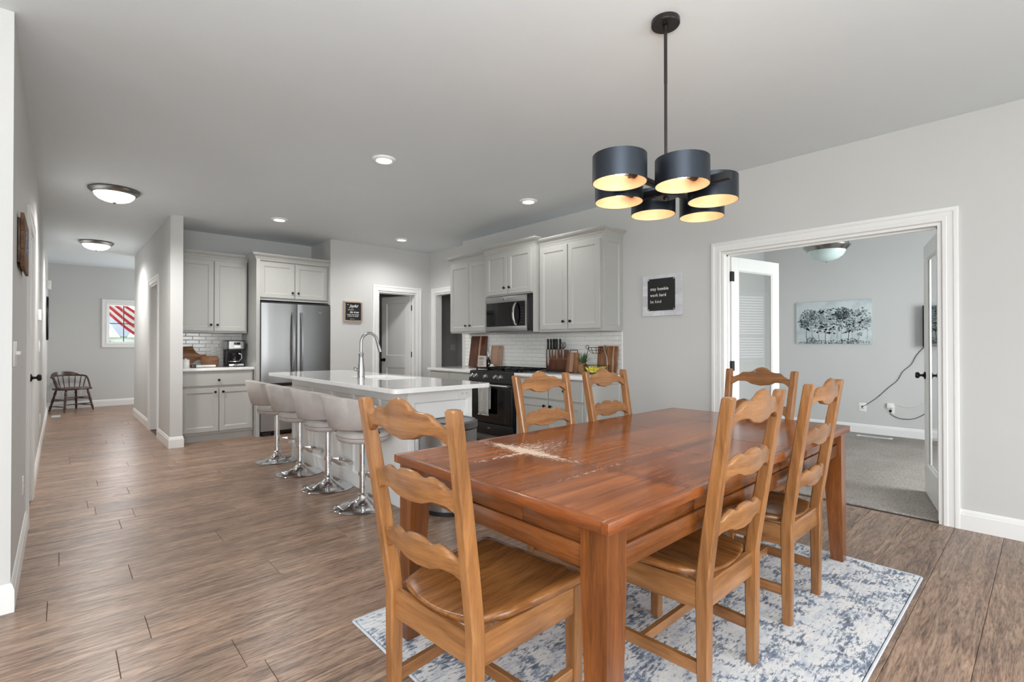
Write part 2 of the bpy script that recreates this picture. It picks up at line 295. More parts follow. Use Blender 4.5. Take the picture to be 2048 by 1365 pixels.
# ---------------------------------------------------------------- geometry helpers
class G:
    def __init__(q): q.bm = bmesh.new()
    def box(q, x0, x1, y0, y1, z0, z1, bev=0, seg=2):
        vs = [q.bm.verts.new((x, y, z)) for x in (x0, x1) for y in (y0, y1) for z in (z0, z1)]
        fs = [q.bm.faces.new([vs[k] for k in f]) for f in ((0, 1, 3, 2), (4, 6, 7, 5), (0, 4, 5, 1), (2, 3, 7, 6), (0, 2, 6, 4), (1, 5, 7, 3))]
        if bev:
            es = list({e for f in fs for e in f.edges})
            bmesh.ops.bevel(q.bm, geom=es, offset=bev, segments=seg, affect='EDGES', profile=.5)
        return q
    def loft(q, rings, cap=True, closed=False, ringclosed=True):
        vr = [[q.bm.verts.new(p) for p in r] for r in rings]
        n = len(vr[0]); R = len(vr)
        for i in range(R if closed else R-1):
            a, b = vr[i], vr[(i+1) % R]
            for j in range(n if ringclosed else n-1):
                k = (j+1) % n
                try: q.bm.faces.new((a[j], a[k], b[k], b[j]))
                except ValueError: pass
        if cap and not closed:
            try: q.bm.faces.new(list(reversed(vr[0]))); q.bm.faces.new(vr[-1])
            except ValueError: pass
        return q
    def tube(q, pts, r, seg=8, closed=False, cap=True):
        pts = [Vector(p) for p in pts]; n = len(pts); rings = []; up = None
        for i, p in enumerate(pts):
            a = pts[i-1] if (i > 0 or closed) else p; b = pts[(i+1) % n] if (i < n-1 or closed) else p
            t = (b-a).normalized()
            if up is None: up = Vector((0, 0, 1)) if abs(t.z) < .9 else Vector((1, 0, 0))
            u = t.cross(up).normalized(); up = u.cross(t).normalized()
            rr = r[i] if isinstance(r, (list, tuple)) else r
            rings.append([p+(u*math.cos(2*PI*k/seg)+up*math.sin(2*PI*k/seg))*rr for k in range(seg)])
        return q.loft(rings, cap, closed)
    def cyl(q, a, b, r, seg=16, r2=None): return q.tube([a, b], [r, r if r2 is None else r2], seg)
    def lathe(q, prof, c=(0, 0, 0), seg=24, axis='z', sx=1, sy=1):
        rings = []
        for r, h in prof:
            ring = []
            for k in range(seg):
                a = 2*PI*k/seg; u, v = r*math.cos(a)*sx, r*math.sin(a)*sy
                p = {'z': (u, v, h), 'x': (h, u, v), 'y': (v, h, u)}[axis]
                ring.append((c[0]+p[0], c[1]+p[1], c[2]+p[2]))
            rings.append(ring)
        return q.loft(rings)
    def prism(q, poly, plane, t0, t1, bev=0):
        f = {'xy': lambda u, v, t: (u, v, t), 'xz': lambda u, v, t: (u, t, v), 'yz': lambda u, v, t: (t, u, v)}[plane]
        if bev:
            cx = sum(p[0] for p in poly)/len(poly); cy = sum(p[1] for p in poly)/len(poly)
            def ins(d):
                o = []
                for u, v in poly:
                    L = math.hypot(u-cx, v-cy) or 1; k = max(0, (L-d)/L); o.append((cx+(u-cx)*k, cy+(v-cy)*k))
                return o
            sg = 1 if t1 > t0 else -1
            return q.loft([[f(u, v, t0) for u, v in ins(bev)], [f(u, v, t0+bev*sg) for u, v in poly], [f(u, v, t1-bev*sg) for u, v in poly], [f(u, v, t1) for u, v in ins(bev)]])
        return q.loft([[f(u, v, t0) for u, v in poly], [f(u, v, t1) for u, v in poly]])
    def shaker(q, x0, x1, z0, z1, y, t=.02, rail=.058, rec=.009):
        # door in the xz plane with its front at y-t (towards -y), flat recessed panel
        b = .003
        def r(i, yy): return [(x0+i, yy, z0+i), (x1-i, yy, z0+i), (x1-i, yy, z1-i), (x0+i, yy, z1-i)]
        return q.loft([r(0, y), r(0, y-t+b), r(b, y-t), r(rail-.002, y-t), r(rail, y-t+.003), r(rail+.007, y-t+rec-.002), r(rail+.010, y-t+rec)])
    def mould(q, pts, prof, fn, closed=False):
        # pts in a plane, prof = [(offset to the left of travel, height)], mitred; fn(u, v, h) -> xyz
        n = len(pts); rings = []
        for i in range(n):
            p = Vector(pts[i]); dirs = []
            if i > 0 or closed: dirs.append((p-Vector(pts[i-1])).normalized())
            if i < n-1 or closed: dirs.append((Vector(pts[(i+1) % n])-p).normalized())
            ns = [Vector((-d.y, d.x)) for d in dirs]
            m = ns[0] if len(ns) == 1 else (ns[0]+ns[1])/(1+ns[0].dot(ns[1]))
            rings.append([fn(p.x+m.x*o, p.y+m.y*o, h) for o, h in prof])
        return q.loft(rings, not closed, closed)
    def done(q, name, m, parent=None, smooth=35, stuff=False, label=None):
        bmesh.ops.recalc_face_normals(q.bm, faces=q.bm.faces)
        me = bpy.data.meshes.new(name); q.bm.to_mesh(me); q.bm.free()
        mt = M[m] if isinstance(m, str) else m
        me.materials.append(mt)
        if smooth:
            for p in me.polygons: p.use_smooth = True
            me.set_sharp_from_angle(angle=math.radians(smooth))
        o = bpy.data.objects.new(name, me); C.objects.link(o)
        if parent is not None: o.parent = parent
        if stuff: o['kind'] = 'stuff'
        if label: o['label'] = label
        return o

def tag(o, label, cat, group=None):
    o['label'] = label; o['category'] = cat
    if group: o['group'] = group
    return o
def thing(name, label, cat, loc=(0, 0, 0), rz=0, group=None):
    o = bpy.data.objects.new(name, None); C.objects.link(o); o.location = loc; o.rotation_euler = (0, 0, rz); o.empty_display_size = .1
    return tag(o, label, cat, group)
def struct(o, label=None):
    o['kind'] = 'structure'
    if label: o['label'] = label
    return o
def sempty(name, label=None, loc=(0, 0, 0), rz=0):
    o = bpy.data.objects.new(name, None); C.objects.link(o); o.location = loc; o.rotation_euler = (0, 0, rz); o.empty_display_size = .1
    return struct(o, label)
def copy_tree(o, parent=None):
    c = o.copy(); C.objects.link(c)
    if parent is not None: c.parent = parent
    for ch in o.children: copy_tree(ch, c)
    return c
def place(o, loc, rz, label): o.location = loc; o.rotation_euler = (0, 0, rz); o['label'] = label; return o
def text(body, size, loc, rot, parent, m, name='lettering', align='LEFT', ext=.0006, sx=1, shear=0, bold=0, sp=1):
    c = bpy.data.curves.new(name, 'FONT'); c.body = body; c.size = size; c.extrude = ext; c.align_x = align; c.shear = shear; c.offset = bold
    c.resolution_u = 3; c.space_character = sp; c.materials.append(M[m])
    tmp = bpy.data.objects.new(name, c); C.objects.link(tmp)
    me = bpy.data.meshes.new_from_object(tmp.evaluated_get(bpy.context.evaluated_depsgraph_get()))
    bpy.data.objects.remove(tmp); bpy.data.curves.remove(c)
    if not me.materials: me.materials.append(M[m])
    o = bpy.data.objects.new(name, me); C.objects.link(o); o.parent = parent; o.location = loc; o.rotation_euler = rot; o.scale = (sx, 1, 1)
    o['kind'] = 'stuff'
    return o

# ---------------------------------------------------------------- room shell
CZ = 2.74
def wall(name, boxes, m='wall', label=None):
    g = G()
    for b in boxes: g.box(*b)
    return struct(g.done(name, m, smooth=0), label)
floor = sempty('floor', 'brown-grey wood-look laminate plank floor')
G().box(-4.75, 4.46, -3.15, 12.75, -.12, -.006).box(4.46, 6.5, 3.2, 12.75, -.12, -.006).done('underlay', 'gap', floor, smooth=0)
# planks run along x; rows .232 wide
PW, PL = .232, 1.39
xs0 = {12: .53, 14: .288, 16: -.035, 17: .287, 18: .755, 19: .005, 21: .31, 20: -.42}
def plank_mesh(L):
    g = G(); e = .0007
    x0, x1, y0, y1 = e, L-e, e, PW-e
    g.loft([[(x0, y0, -.006), (x1, y0, -.006), (x1, y1, -.006), (x0, y1, -.006)], [(x0, y0, -.0015), (x1, y0, -.0015), (x1, y1, -.0015), (x0, y1, -.0015)],
            [(x0+.0015, y0+.0015, 0), (x1-.0015, y0+.0015, 0), (x1-.0015, y1-.0015, 0), (x0+.0015, y1-.0015, 0)]])
    me = bpy.data.meshes.new('plank'); bmesh.ops.recalc_face_normals(g.bm, faces=g.bm.faces); g.bm.to_mesh(me); g.bm.free(); me.materials.append(M['plank']); return me
pm = {}; rest = G(); npl = 0
def add_plank(x, L, y, single):
    global npl
    L = round(L, 3)
    if L < .03: return
    if single:
        if L not in pm: pm[L] = plank_mesh(L)
        o = bpy.data.objects.new('plank', pm[L]); C.objects.link(o); o.parent = floor; o.location = (x, y, 0); npl += 1
    else:
        e = .0012; rest.box(x+e, x+L-e, y+e, y+PW-e, -.006, 0)
for r in range(-4, 56):
    y = 2.055-PW*9+PW*r+.0    # row r=9 starts at 2.055
    xa, xb = (-.16, 4.40) if y < 5.8 else ((-.16, 4.55) if y < 6.9 else ((-.16, 2.88) if y < 7.7 else ((-.16, .96) if y < 10.6 else (-.16, 3.2))))
    if y > 12.6: break
    off = xs0.get(r+3, random.uniform(0, PL))
    if y < 3.0: xa = -1.56
    x = xa; k = math.ceil((xa-off)/PL); nx = off+k*PL
    while x < xb-.001:
        e = min(nx, xb); add_plank(x, e-x, y, y > -.2); x = e; nx += PL
# the rest of the living room, hall and utility rooms, out of view
for r in range(-22, 22):
    y = 2.055-PW*9+PW*r
    if y < 3.2 and y > -3.1: 
        x = -4.6
        xe = -1.56 if -1.0 < y < 3.0 else -.16
        while x < xe-.01: add_plank(x, min(PL, xe-x), y, False); x += PL
    if y < -.9 and y > -3.1:
        x = -.16
        while x < 4.38: add_plank(x, min(PL, 4.4-x), y, False); x += PL
for r in range(22, 46):
    y = 2.055-PW*9+PW*r
    for a, b, y0, y1 in ((4.55, 6.45, 6.9, 7.9), (1.08, 2.6, 7.7, 10.5), (2.9, 4.5, 6.9, 8.5)):
        if y > y0 and y < y1: add_plank(a, b-a, y, False)
for r in range(14, 30):
    y = 2.055-PW*9+PW*r
    if 5.4 < y < 6.9: add_plank(4.552, 1.39, y, False); add_plank(5.942, .45, y, False)
rest.done('plank_field', 'plank', floor, smooth=0, stuff=True)

struct(G().box(-4.8, 8.3, -3.2, 12.9, CZ, CZ+.12).done('ceiling', 'ceiling', smooth=0), 'plain light grey painted ceiling')
XL, XR = -.158, 4.397
DL0, DL1 = 4.625, 5.365   # closed door in the left wall
wall('wall_left', [(XL-.12, XL, 3.32, DL0, 0, CZ), (XL-.12, XL, DL1, 12.605, 0, CZ), (XL-.12, XL, DL0, DL1, 2.045, CZ)], label='long grey hallway wall on the left')
wall('wall_living', [(-4.6, XL, 3.2, 3.32, 0, CZ)], label='pale wall end at the left edge of the photo')
wall('wall_hall_end', [(-.28, .70, 12.605, 12.73, 0, CZ), (1.22, 3.4, 12.605, 12.73, 0, CZ), (.70, 1.22, 12.605, 12.73, 0, 1.24), (.70, 1.22, 12.605, 12.73, 2.03, CZ)], label='grey wall at the end of the hall')
HR0, HR1 = 7.925, 8.675
wall('wall_hall_right', [(.957, 1.082, 6.955, HR0, 0, CZ), (.957, 1.082, HR1, 10.69, 0, CZ), (.957, 1.082, HR0, HR1, 2.045, CZ)], label='stub wall between hall and kitchen')
wall('wall_entry', [(1.082, 2.7, 10.57, 10.69, 0, CZ), (3.28, 3.4, 10.57, 12.605, 0, CZ), (2.7, 3.4, 10.57, 10.69, 0, CZ)])
wall('wall_bath', [(2.6, 2.72, 7.875, 10.57, 0, CZ)])
wall('wall_kitchen', [(1.082, 3.004, 7.755, 7.875, 0, CZ)], label='kitchen wall behind the refrigerator')
PX0, PX1 = 3.632, 4.312
wall('wall_pantry', [(2.884, PX0, 7.018, 7.138, 0, CZ), (PX1, 4.68, 7.018, 7.138, 0, CZ), (PX0, PX1, 7.018, 7.138, 2.045, CZ)], label='pale wall with the pantry door')
wall('wall_fridge_side', [(2.884, 3.004, 7.138, 7.755, 0, CZ)])
wall('wall_pantry_inside', [(3.004, 4.68, 8.5, 8.62, 0, CZ), (3.004, 3.05, 7.755, 8.5, 0, CZ), (4.56, 4.68, 7.138, 8.5, 0, CZ)])
FD0, FD1 = .495, 1.995
wall('wall_right', [(XR, XR+.125, -3.0, FD0, 0, CZ), (XR, XR+.125, FD1, 5.87, 0, CZ), (XR, XR+.125, FD0, FD1, 2.045, CZ)], label='long grey wall with the double doors')
LD0, LD1 = 6.08, 6.845
wall('wall_right_recess', [(4.56, 4.68, 5.75, LD0, 0, CZ), (4.56, 4.68, LD1, 7.018, 0, CZ), (4.56, 4.68, LD0, LD1, 2.045, CZ), (4.522, 4.56, 5.75, 5.87, 0, CZ)])
wall('wall_laundry', [(4.68, 6.5, 7.9, 8.02, 0, CZ), (6.38, 6.5, 5.3, 7.9, 0, CZ), (4.522, 6.5, 5.3, 5.42, 0, CZ)], label='grey wall of the room seen past the cabinets')
wall('wall_back', [(-4.72, -3.1, -3.12, -3.0, 0, CZ), (-.7, 1.15, -3.12, -3.0, 0, CZ), (3.45, 4.522, -3.12, -3.0, 0, CZ), (-3.1, -.7, -3.12, -3.0, 0, .7), (-3.1, -.7, -3.12, -3.0, 2.2, CZ), (1.15, 3.45, -3.12, -3.0, 2.12, CZ)])
wall('wall_living_left', [(-4.72, -4.6, -3.0, -2.3, 0, CZ), (-4.72, -4.6, .3, 3.32, 0, CZ), (-4.72, -4.6, -2.3, .3, 0, .75), (-4.72, -4.6, -2.3, .3, 2.05, CZ)])
OX, OY0, OY1 = 8.1, -.9, 3.0
wall('wall_office_far', [(OX, OX+.12, OY0, OY1, 0, CZ)], label='office wall with the tree canvas')
wall('wall_office_left', [(4.522, OX+.12, OY1, OY1+.12, 0, CZ)])
wall('wall_office_right', [(4.522, 5.2, OY0-.12, OY0, 0, CZ), (6.6, 7.0, OY0-.12, OY0, 0, CZ), (5.2, 6.6, OY0-.12, OY0, 0, .7), (5.2, 6.6, OY0-.12, OY0, 2.1, CZ), (8.0, OX+.12, OY0-.12, OY0, 0, CZ), (7.0, 8.0, OY0-.12, OY0, 0, .6), (7.0, 8.0, OY0-.12, OY0, 2.1, CZ)])
of = struct(G().box(4.46, OX, OY0, OY1, -.05, .008).done('floor_office', 'carpet', smooth=0), 'taupe woven carpet in the office')
struct(G().box(4.450, 4.464, FD0, FD1, -.004, .009, .003).done('trim_1', 'carpet', smooth=40), 'thin taupe strip where carpet meets laminate')
struct(G().box(-40, 60, -40, 80, -.5, -.4).done('ground', 'grass', smooth=0), 'lawn outside')

# --- mouldings
BP = [(0, 0), (.014, 0), (.014, .098), (.011, .103), (.011, .108), (.006, .124), (.003, .13), (0, .13)]
def base(name, pts, label=None, parent=None):
    return struct(G().mould(pts, BP, lambda u, v, h: (u, v, h)).done(name, 'trim', smooth=30), label)
base('baseboard_left', [(XL, DL0-.09), (XL, 3.2), (-4.6, 3.2)][::-1] if False else [(-4.6, 3.2), (XL, 3.2), (XL, DL0-.09)][::-1], 'white baseboard on the near left wall corner')
base('baseboard_hall_left', [(XL, 12.605), (XL, DL1+.09)], 'white baseboard along the hall')
base('baseboard_hall_end', [(3.28, 12.605), (XL, 12.605)], 'white baseboard at the hall end')
base('baseboard_hall_right', [(.957, HR1+.09), (.957, 10.69), (3.28, 10.69)])
base('baseboard_stub', [(1.082, 7.09), (1.082, 6.955), (.957, 6.955), (.957, HR0-.09)], 'white baseboard around the stub wall end')
base('baseboard_pantry', [(PX0-.09, 7.018), (2.884, 7.018), (2.884, 7.1)])
base('baseboard_pantry_right', [(4.56, LD1+.09), (4.56, 7.018), (PX1+.09, 7.018)])
base('baseboard_right', [(XR, FD1+.09), (XR, 3.03)])
base('baseboard_right_near', [(XR, -3.0), (XR, FD0-.09)], 'white baseboard at the right edge of the photo')
base('baseboard_office', [(OX, OY0), (OX, OY1), (4.6, OY1)], 'white baseboard in the office')

CP = [(0, 0), (0, .010), (.004, .013), (.022, .014), (.026, .011), (.056, .0125), (.060, .017), (.078, .019), (.085, .016), (.085, 0)]
def casing(name, u0, u1, zt, fn, parent, jamb=None):
    r = .006
    g = G().mould([(u0-r, 0), (u0-r, zt+r), (u1+r, zt+r), (u1+r, 0)], CP, fn)
    return g.done('casing', 'trim', parent, smooth=30)
def jambs(u0, u1, zt, d0, d1, plane, parent, stop=None):
    # lining of an opening: thickness 18 mm inside, from depth d0 to d1
    g = G(); t = .018
    def bx(a, b, z0, z1, dd0=d0, dd1=d1):
        if plane == 'x': g.box(dd0, dd1, a, b, z0, z1)
        else: g.box(a, b, dd0, dd1, z0, z1)
    bx(u0, u0+t, 0, zt); bx(u1-t, u1, 0, zt); bx(u0+t, u1-t, zt-t, zt)
    if stop:
        bx(u0+t, u0+t+.012, 0, zt-t, *stop); bx(u1-t-.012, u1-t, 0, zt-t, *stop); bx(u0+t, u1-t, zt-t-.012, zt-t, *stop)
    return g.done('jamb', 'trim', parent, smooth=30)
def hinges(parent, pts, axis, n=None):
    for p in pts:
        G().cyl((p[0], p[1], p[2]-.045), (p[0], p[1], p[2]+.045), .007, 10).box(p[0]-.002-(.02 if axis == 'x' else 0), p[0]+.002+(.02 if axis == 'x' else 0), p[1]-.002-(.02 if axis == 'y' else 0), p[1]+.002+(.02 if axis == 'y' else 0), p[2]-.044, p[2]+.044).done('hinge', 'black', parent)
def knob(parent, p, d, m='black', both=0):
    # door knob on a rose, d = outward unit vector
    ps = Vector(p); dv = Vector(d)
    prof = [(.0, 0), (.030, 0), (.031, .004), (.026, .009), (.012, .014), (.009, .026), (.010, .034), (.022, .040), (.026, .048), (.025, .058), (.018, .064), (0, .065)]
    rings = []
    up = Vector((0, 0, 1)); u = dv.cross(up).normalized()
    g = G()
    for r, h in prof: rings.append([ps+dv*h+(u*math.cos(2*PI*k/16)+up*math.sin(2*PI*k/16))*max(r, .0005) for k in range(16)])
    g.loft(rings); return g.done('door_knob', m, parent)

# door 1: closed white door in the left hall wall
d1 = sempty('door_1', 'closed white door with black knob in the left wall')
casing('c', DL0, DL1, 2.045, lambda u, v, h: (XL+h, u, v), d1)
jambs(DL0, DL1, 2.045, XL-.12, XL, 'x', d1)
G().box(XL-.040, XL-.004, DL0+.021, DL1-.021, .012, 2.024, .002).done('door_panel', 'door', d1)
hinges(d1, [(XL+.004, DL0+.02, z) for z in (.13, 1.05, 1.86)], 'y')
knob(d1, (XL-.004, DL1-.085, .96), (1, 0, 0))
# door 2: cased opening in the stub wall
d2 = sempty('door_2', 'white cased doorway in the right hall wall')
casing('c', HR0, HR1, 2.045, lambda u, v, h: (.957-h, u, v), d2)
jambs(HR0, HR1, 2.045, .957, 1.082, 'x', d2, (1.03, 1.045))
G().box(.985, 1.012, HR0+.018, HR0+.0205, .90, .985).done('strike_plate', 'black', d2)
# door 3: pantry door standing half open
d3 = sempty('door_3', 'white two-panel pantry door standing open inwards')
casing('c', PX0, PX1, 2.045, lambda u, v, h: (u, 7.018-h, v), d3)
jambs(PX0, PX1, 2.045, 7.018, 7.138, 'y', d3, (7.085, 7.1))
lf = bpy.data.objects.new('door_leaf', None); C.objects.link(lf); lf.parent = d3; lf.location = (PX1-.022, 7.135, 0); lf.rotation_euler = (0, 0, math.radians(180-73))
def two_panel(g, w, h, t, side):
    # frame with two recessed panels on both faces; leaf in local xz plane, y from 0 to t
    sr, tr, mr, br = .11, .11, .2, .2; z1 = .012; zm = .93
    g.box(0, sr, 0, t, z1, h); g.box(w-sr, w, 0, t, z1, h); g.box(sr, w-sr, 0, t, h-tr, h); g.box(sr, w-sr, 0, t, z1, z1+br); g.box(sr, w-sr, 0, t, zm-mr/2, zm+mr/2)
    for a, b in ((z1+br, zm-mr/2), (zm+mr/2, h-tr)): 
        g.box(sr, w-sr, .011, t-.011, a, b)
        for yy, y2 in ((.0, .011), (t, t-.011)):
            g.mould([(sr, a), (sr, b), (w-sr, b), (w-sr, a)], [(0, 0), (-.012, 1), (0, 1)], lambda u, v, h_: (u, yy if h_ == 0 else y2, v), True)
    return g
two_panel(G(), .636, 2.02, .035, 1).done('door_panel', 'door', lf, smooth=20)
knob(lf, (.575, 0, .955), (0, -1, 0)); knob(lf, (.575, .035, .955), (0, 1, 0))
hinges(lf, [(-.004, .0, z) for z in (.2, 1.05, 1.82)], 'x')
G().box(.36, .372, -.012, 0, 1.94, 2.0).done('door_hook', 'nickel', lf)
# door 4: cased opening to the laundry room
d4 = sempty('door_4', 'white cased doorway behind the upper cabinets')
casing('c', LD0, LD1, 2.045, lambda u, v, h: (4.56-h, u, v), d4)
jambs(LD0, LD1, 2.045, 4.56, 4.68, 'x', d4)
d6 = sempty('door_6', 'pale door casing in the room past the cabinets')
casing('c', 5.90, 6.3, 2.045, lambda u, v, h: (u, 7.9-h, v), d6)
G().box(5.91, 6.3, 7.87, 7.905, .01, 2.04).done('door_panel', 'door', d6)
# door 5: office double doors, glazed
d5 = sempty('door_5', 'wide white cased opening with two glazed doors folded back into the office')
casing('c', FD0, FD1, 2.045, lambda u, v, h: (XR-h, u, v), d5)
jambs(FD0, FD1, 2.045, XR, XR+.125, 'x', d5, (4.46, 4.475))
def glazed(rz, loc, mirror, kn):
    L = bpy.data.objects.new('glazed_door', None); C.objects.link(L); L.parent = d5; L.location = loc; L.rotation_euler = (0, 0, rz)
    w, h, t, st, tr, br = .735, 2.02, .035, .105, .115, .23
    g = G().box(0, st, 0, t, .014, h, .002, 1).box(w-st, w, 0, t, .014, h, .002, 1).box(st, w-st, 0, t, h-tr, h).box(st, w-st, 0, t, .014, .014+br)
    for yy, y2 in ((.0, .013), (t, t-.013)):
        g.mould([(st, .014+br), (st, h-tr), (w-st, h-tr), (w-st, .014+br)], [(0, 0), (-.014, 1), (0, 1)], lambda u, v, hh: (u, yy if hh == 0 else y2, v), True)
    g.done('door_frame', 'door', L, smooth=20)
    G().box(st, w-st, .016, .019, .014+br, h-tr).done('pane', 'glass', L, smooth=0)
    if kn:
        knob(L, (w-.06, 0, .965), (0, -1, 0)); knob(L, (w-.06, t, .965), (0, 1, 0))
    for z in (.22, 1.02, 1.84):
        yy = t if mirror else 0
        G().cyl((-.006, yy, z-.045), (-.006, yy, z+.045), .007, 10).box(-.004, .0, min(yy, t/2)-.001, max(yy, t/2)+.004, z-.045, z+.045).box(-.002, .034, yy-.003, yy+.003, z-.045, z+.045, .001, 1).done('hinge', 'black', L)
    return L
glazed(math.atan2(1.789-1.945, 5.22-4.49), (4.53, 1.962, 0), False, False)
glazed(math.atan2(.722-.535, 5.33-4.60), (4.54, .512-.03, 0), True, True)

# window 1: small four-pane window at the hall end
w1 = sempty('window_1', 'small four-pane window at the end of the hall')
G().mould([(.70, 1.24), (.70, 2.03), (1.22, 2.03), (1.22, 1.24)], CP, lambda u, v, h: (u, 12.605-h, v), True).done('casing', 'trim', w1, smooth=30)
g = G()
for a in ((.70, .735, 1.24, 2.03), (1.185, 1.22, 1.24, 2.03), (.735, 1.185, 1.24, 1.275), (.735, 1.185, 1.995, 2.03)): g.box(a[0], a[1], 12.64, 12.70, a[2], a[3])
g.done('window_frame', 'trim', w1, smooth=0)
G().box(.952, .966, 12.655, 12.675, 1.275, 1.995).box(.735, 1.185, 12.655, 12.675, 1.628, 1.642).done('muntin', 'black', w1, smooth=0)
for a, b, c, d in ((.735, .952, 1.275, 1.628), (.966, 1.185, 1.275, 1.628), (.735, .952, 1.642, 1.995), (.966, 1.185, 1.642, 1.995)):
    G().box(a, b, 12.664, 12.667, c, d).done('pane', 'glass', w1, smooth=0)
# windows and patio door behind the camera
def plain_window(name, boxes, pane, label=None):
    w = sempty(name, label); g = G()
    for b in boxes: g.box(*b)
    g.done('window_frame', 'trim', w, smooth=0); G().box(*pane).done('pane', 'glass', w, smooth=0); return w
def frame_y(x0, x1, z0, z1, y0, y1, mid=True):
    t = .05; r = [(x0, x0+t, y0, y1, z0, z1), (x1-t, x1, y0, y1, z0, z1), (x0+t, x1-t, y0, y1, z0, z0+t), (x0+t, x1-t, y0, y1, z1-t, z1)]
    if mid: xm = (x0+x1)/2; r.append((xm-t/2, xm+t/2, y0, y1, z0+t, z1-t))
    return r
plain_window('window_2', frame_y(-3.1, -.7, .7, 2.2, -3.11, -3.07), (-3.05, -.75, -3.095, -3.09, .75, 2.15))
plain_window('window_3', frame_y(1.15, 3.45, 0, 2.12, -3.11, -3.07), (1.2, 3.4, -3.095, -3.09, .05, 2.07))
plain_window('window_4', [(-4.71, -4.67, -2.3, -2.25, .75, 2.05), (-4.71, -4.67, .25, .3, .75, 2.05), (-4.71, -4.67, -2.25, .25, .75, .8), (-4.71, -4.67, -2.25, .25, 2.0, 2.05)], (-4.695, -4.69, -2.25, .25, .8, 2.0))
w5 = plain_window('window_5', frame_y(7.0, 8.0, .6, 2.1, OY0-.11, OY0-.07, False)+[(7.05, 7.95, OY0-.11, OY0-.07, 1.33, 1.37)], (7.05, 7.95, OY0-.092, OY0-.089, .65, 2.05), 'office window with white blinds')
plain_window('added_office_window', frame_y(5.2, 6.6, .7, 2.1, OY0-.11, OY0-.085), (5.25, 6.55, OY0-.1, OY0-.097, .75, 2.05))  # unseen extra window, added to carry the office fill lamp
sl = G().box(7.03, 7.97, -.021, .021, -.001, .001); me = bpy.data.meshes.new('blind_slat'); sl.bm.to_mesh(me); sl.bm.free(); me.materials.append(M['blind'])
for k in range(33):
    o = bpy.data.objects.new('blind_slat', me); C.objects.link(o); o.parent = w5; o.location = (0, OY0-.031, .64+k*.0435); o.rotation_euler = (math.radians(-32), 0, 0)
# --- outdoors, seen through the hall window
t = thing('house', 'row of white gabled houses with grey roofs outside the hall window', 'house', (0, 70, -.4))
G().box(-2, 16, 0, 8, 0, 2.6).done('wall', 'siding', t, smooth=0)
G().prism([(-.4, 2.5), (4.5, 5.4), (9, 2.5)], 'yz', -2.3, 16.3).done('roof', 'roof', t, smooth=0)
for k in range(5):
    x = .9+k*2.9
    G().prism([(x-1.15, 2.4), (x, 4.35), (x+1.15, 2.4), (x+.95, 2.4), (x, 4.0), (x-.95, 2.4)], 'xz', -.9, -.7).done('gable_rake', 'siding', t, smooth=0)
    G().prism([(x-1.1, 2.4), (x, 4.2), (x+1.1, 2.4)], 'xz', -.7, 3).done('gable', 'siding', t, smooth=0)
    w = G().box(x-.4, x+.4, -.06, .01, .9, 2.0).done('window', 'slot', t, smooth=0)
fl = thing('flag', 'red and white striped cloth flag hanging outside the hall window', 'flag', (1.02, 13.35, 1.55))
for k in range(7):
    rings = []
    for i in range(17):
        u = i/16; x = -.28+u*.85; zc = .80-k*.075-u*.62-(.10*math.sin(u*PI)); y = .05*math.sin(u*9+k*.5)
        rings.append([(x, y-.002, zc-.036-.02*u), (x, y+.002, zc-.036-.02*u), (x, y+.002, zc+.036-.02*u), (x, y-.002, zc+.036-.02*u)])
    G().loft(rings).done('stripe', 'flagr' if k % 2 == 0 else 'flagw', fl)
G().cyl((-.55, -.60, .1), (-.26, .10, .95), .012).done('pole', 'white', fl)

# --- ceiling fittings
def can(loc, label, e):
    t = thing('recessed_light', label, 'light', loc, 0, 'recessed kitchen lights')
    G().lathe([(.058, 0), (.095, 0), (.095, -.004), (.088, -.014), (.072, -.020), (.062, -.016), (.058, -.004)], seg=32).done('trim_ring', 'white', t)
    G().lathe([(0, -.008), (.062, -.008), (.062, -.012), (0, -.014)], seg=24).done('lens', 'lens', t)
    light('can_glow', 'SPOT', (loc[0], loc[1], loc[2]-.03), e, (1, .98, .96), (0, 0, 0), .10, spot=2.85).parent = None
    return t
cans = [((1.96, 3.69, CZ), 'round recessed ceiling light nearest the chandelier, over the island'), ((3.66, 3.73, CZ), 'round recessed ceiling light above the range side cabinets'),
        ((1.965, 6.32, CZ), 'round recessed ceiling light in front of the refrigerator cabinet'), ((3.65, 6.34, CZ), 'round recessed ceiling light near the pantry door')]
for (p, l), e_ in zip(cans, (34, 30, 80, 62)): can(p, l, e_)
def dome(loc, label):
    t = thing('flush_dome_light', label, 'light', loc)
    G().lathe([(0, 0), (.13, 0), (.20, -.004), (.207, -.012), (.20, -.024), (.178, -.042), (.165, -.048), (.160, -.040), (.0, -.03)], seg=36).done('rim', 'nickel', t)
    G().lathe([(.163, -.044), (.155, -.068), (.130, -.094), (.09, -.112), (.045, -.121), (.0, -.123)], seg=36).done('glass_bowl', 'bowl_lit', t)
    G().lathe([(.0, -.121), (.014, -.122), (.015, -.130), (.008, -.136), (0, -.138)], seg=12).done('finial', 'nickel', t)
    light('dome_glow', 'SPOT', (loc[0], loc[1], loc[2]-.16), 110, (1, .98, .96), (0, 0, 0), .12, spot=2.95)
dome((.395, 6.22, CZ), 'lit flush dome ceiling light in the hall, the nearer one')
dome((.40, 9.57, CZ), 'lit flush dome ceiling light in the hall, the farther one')
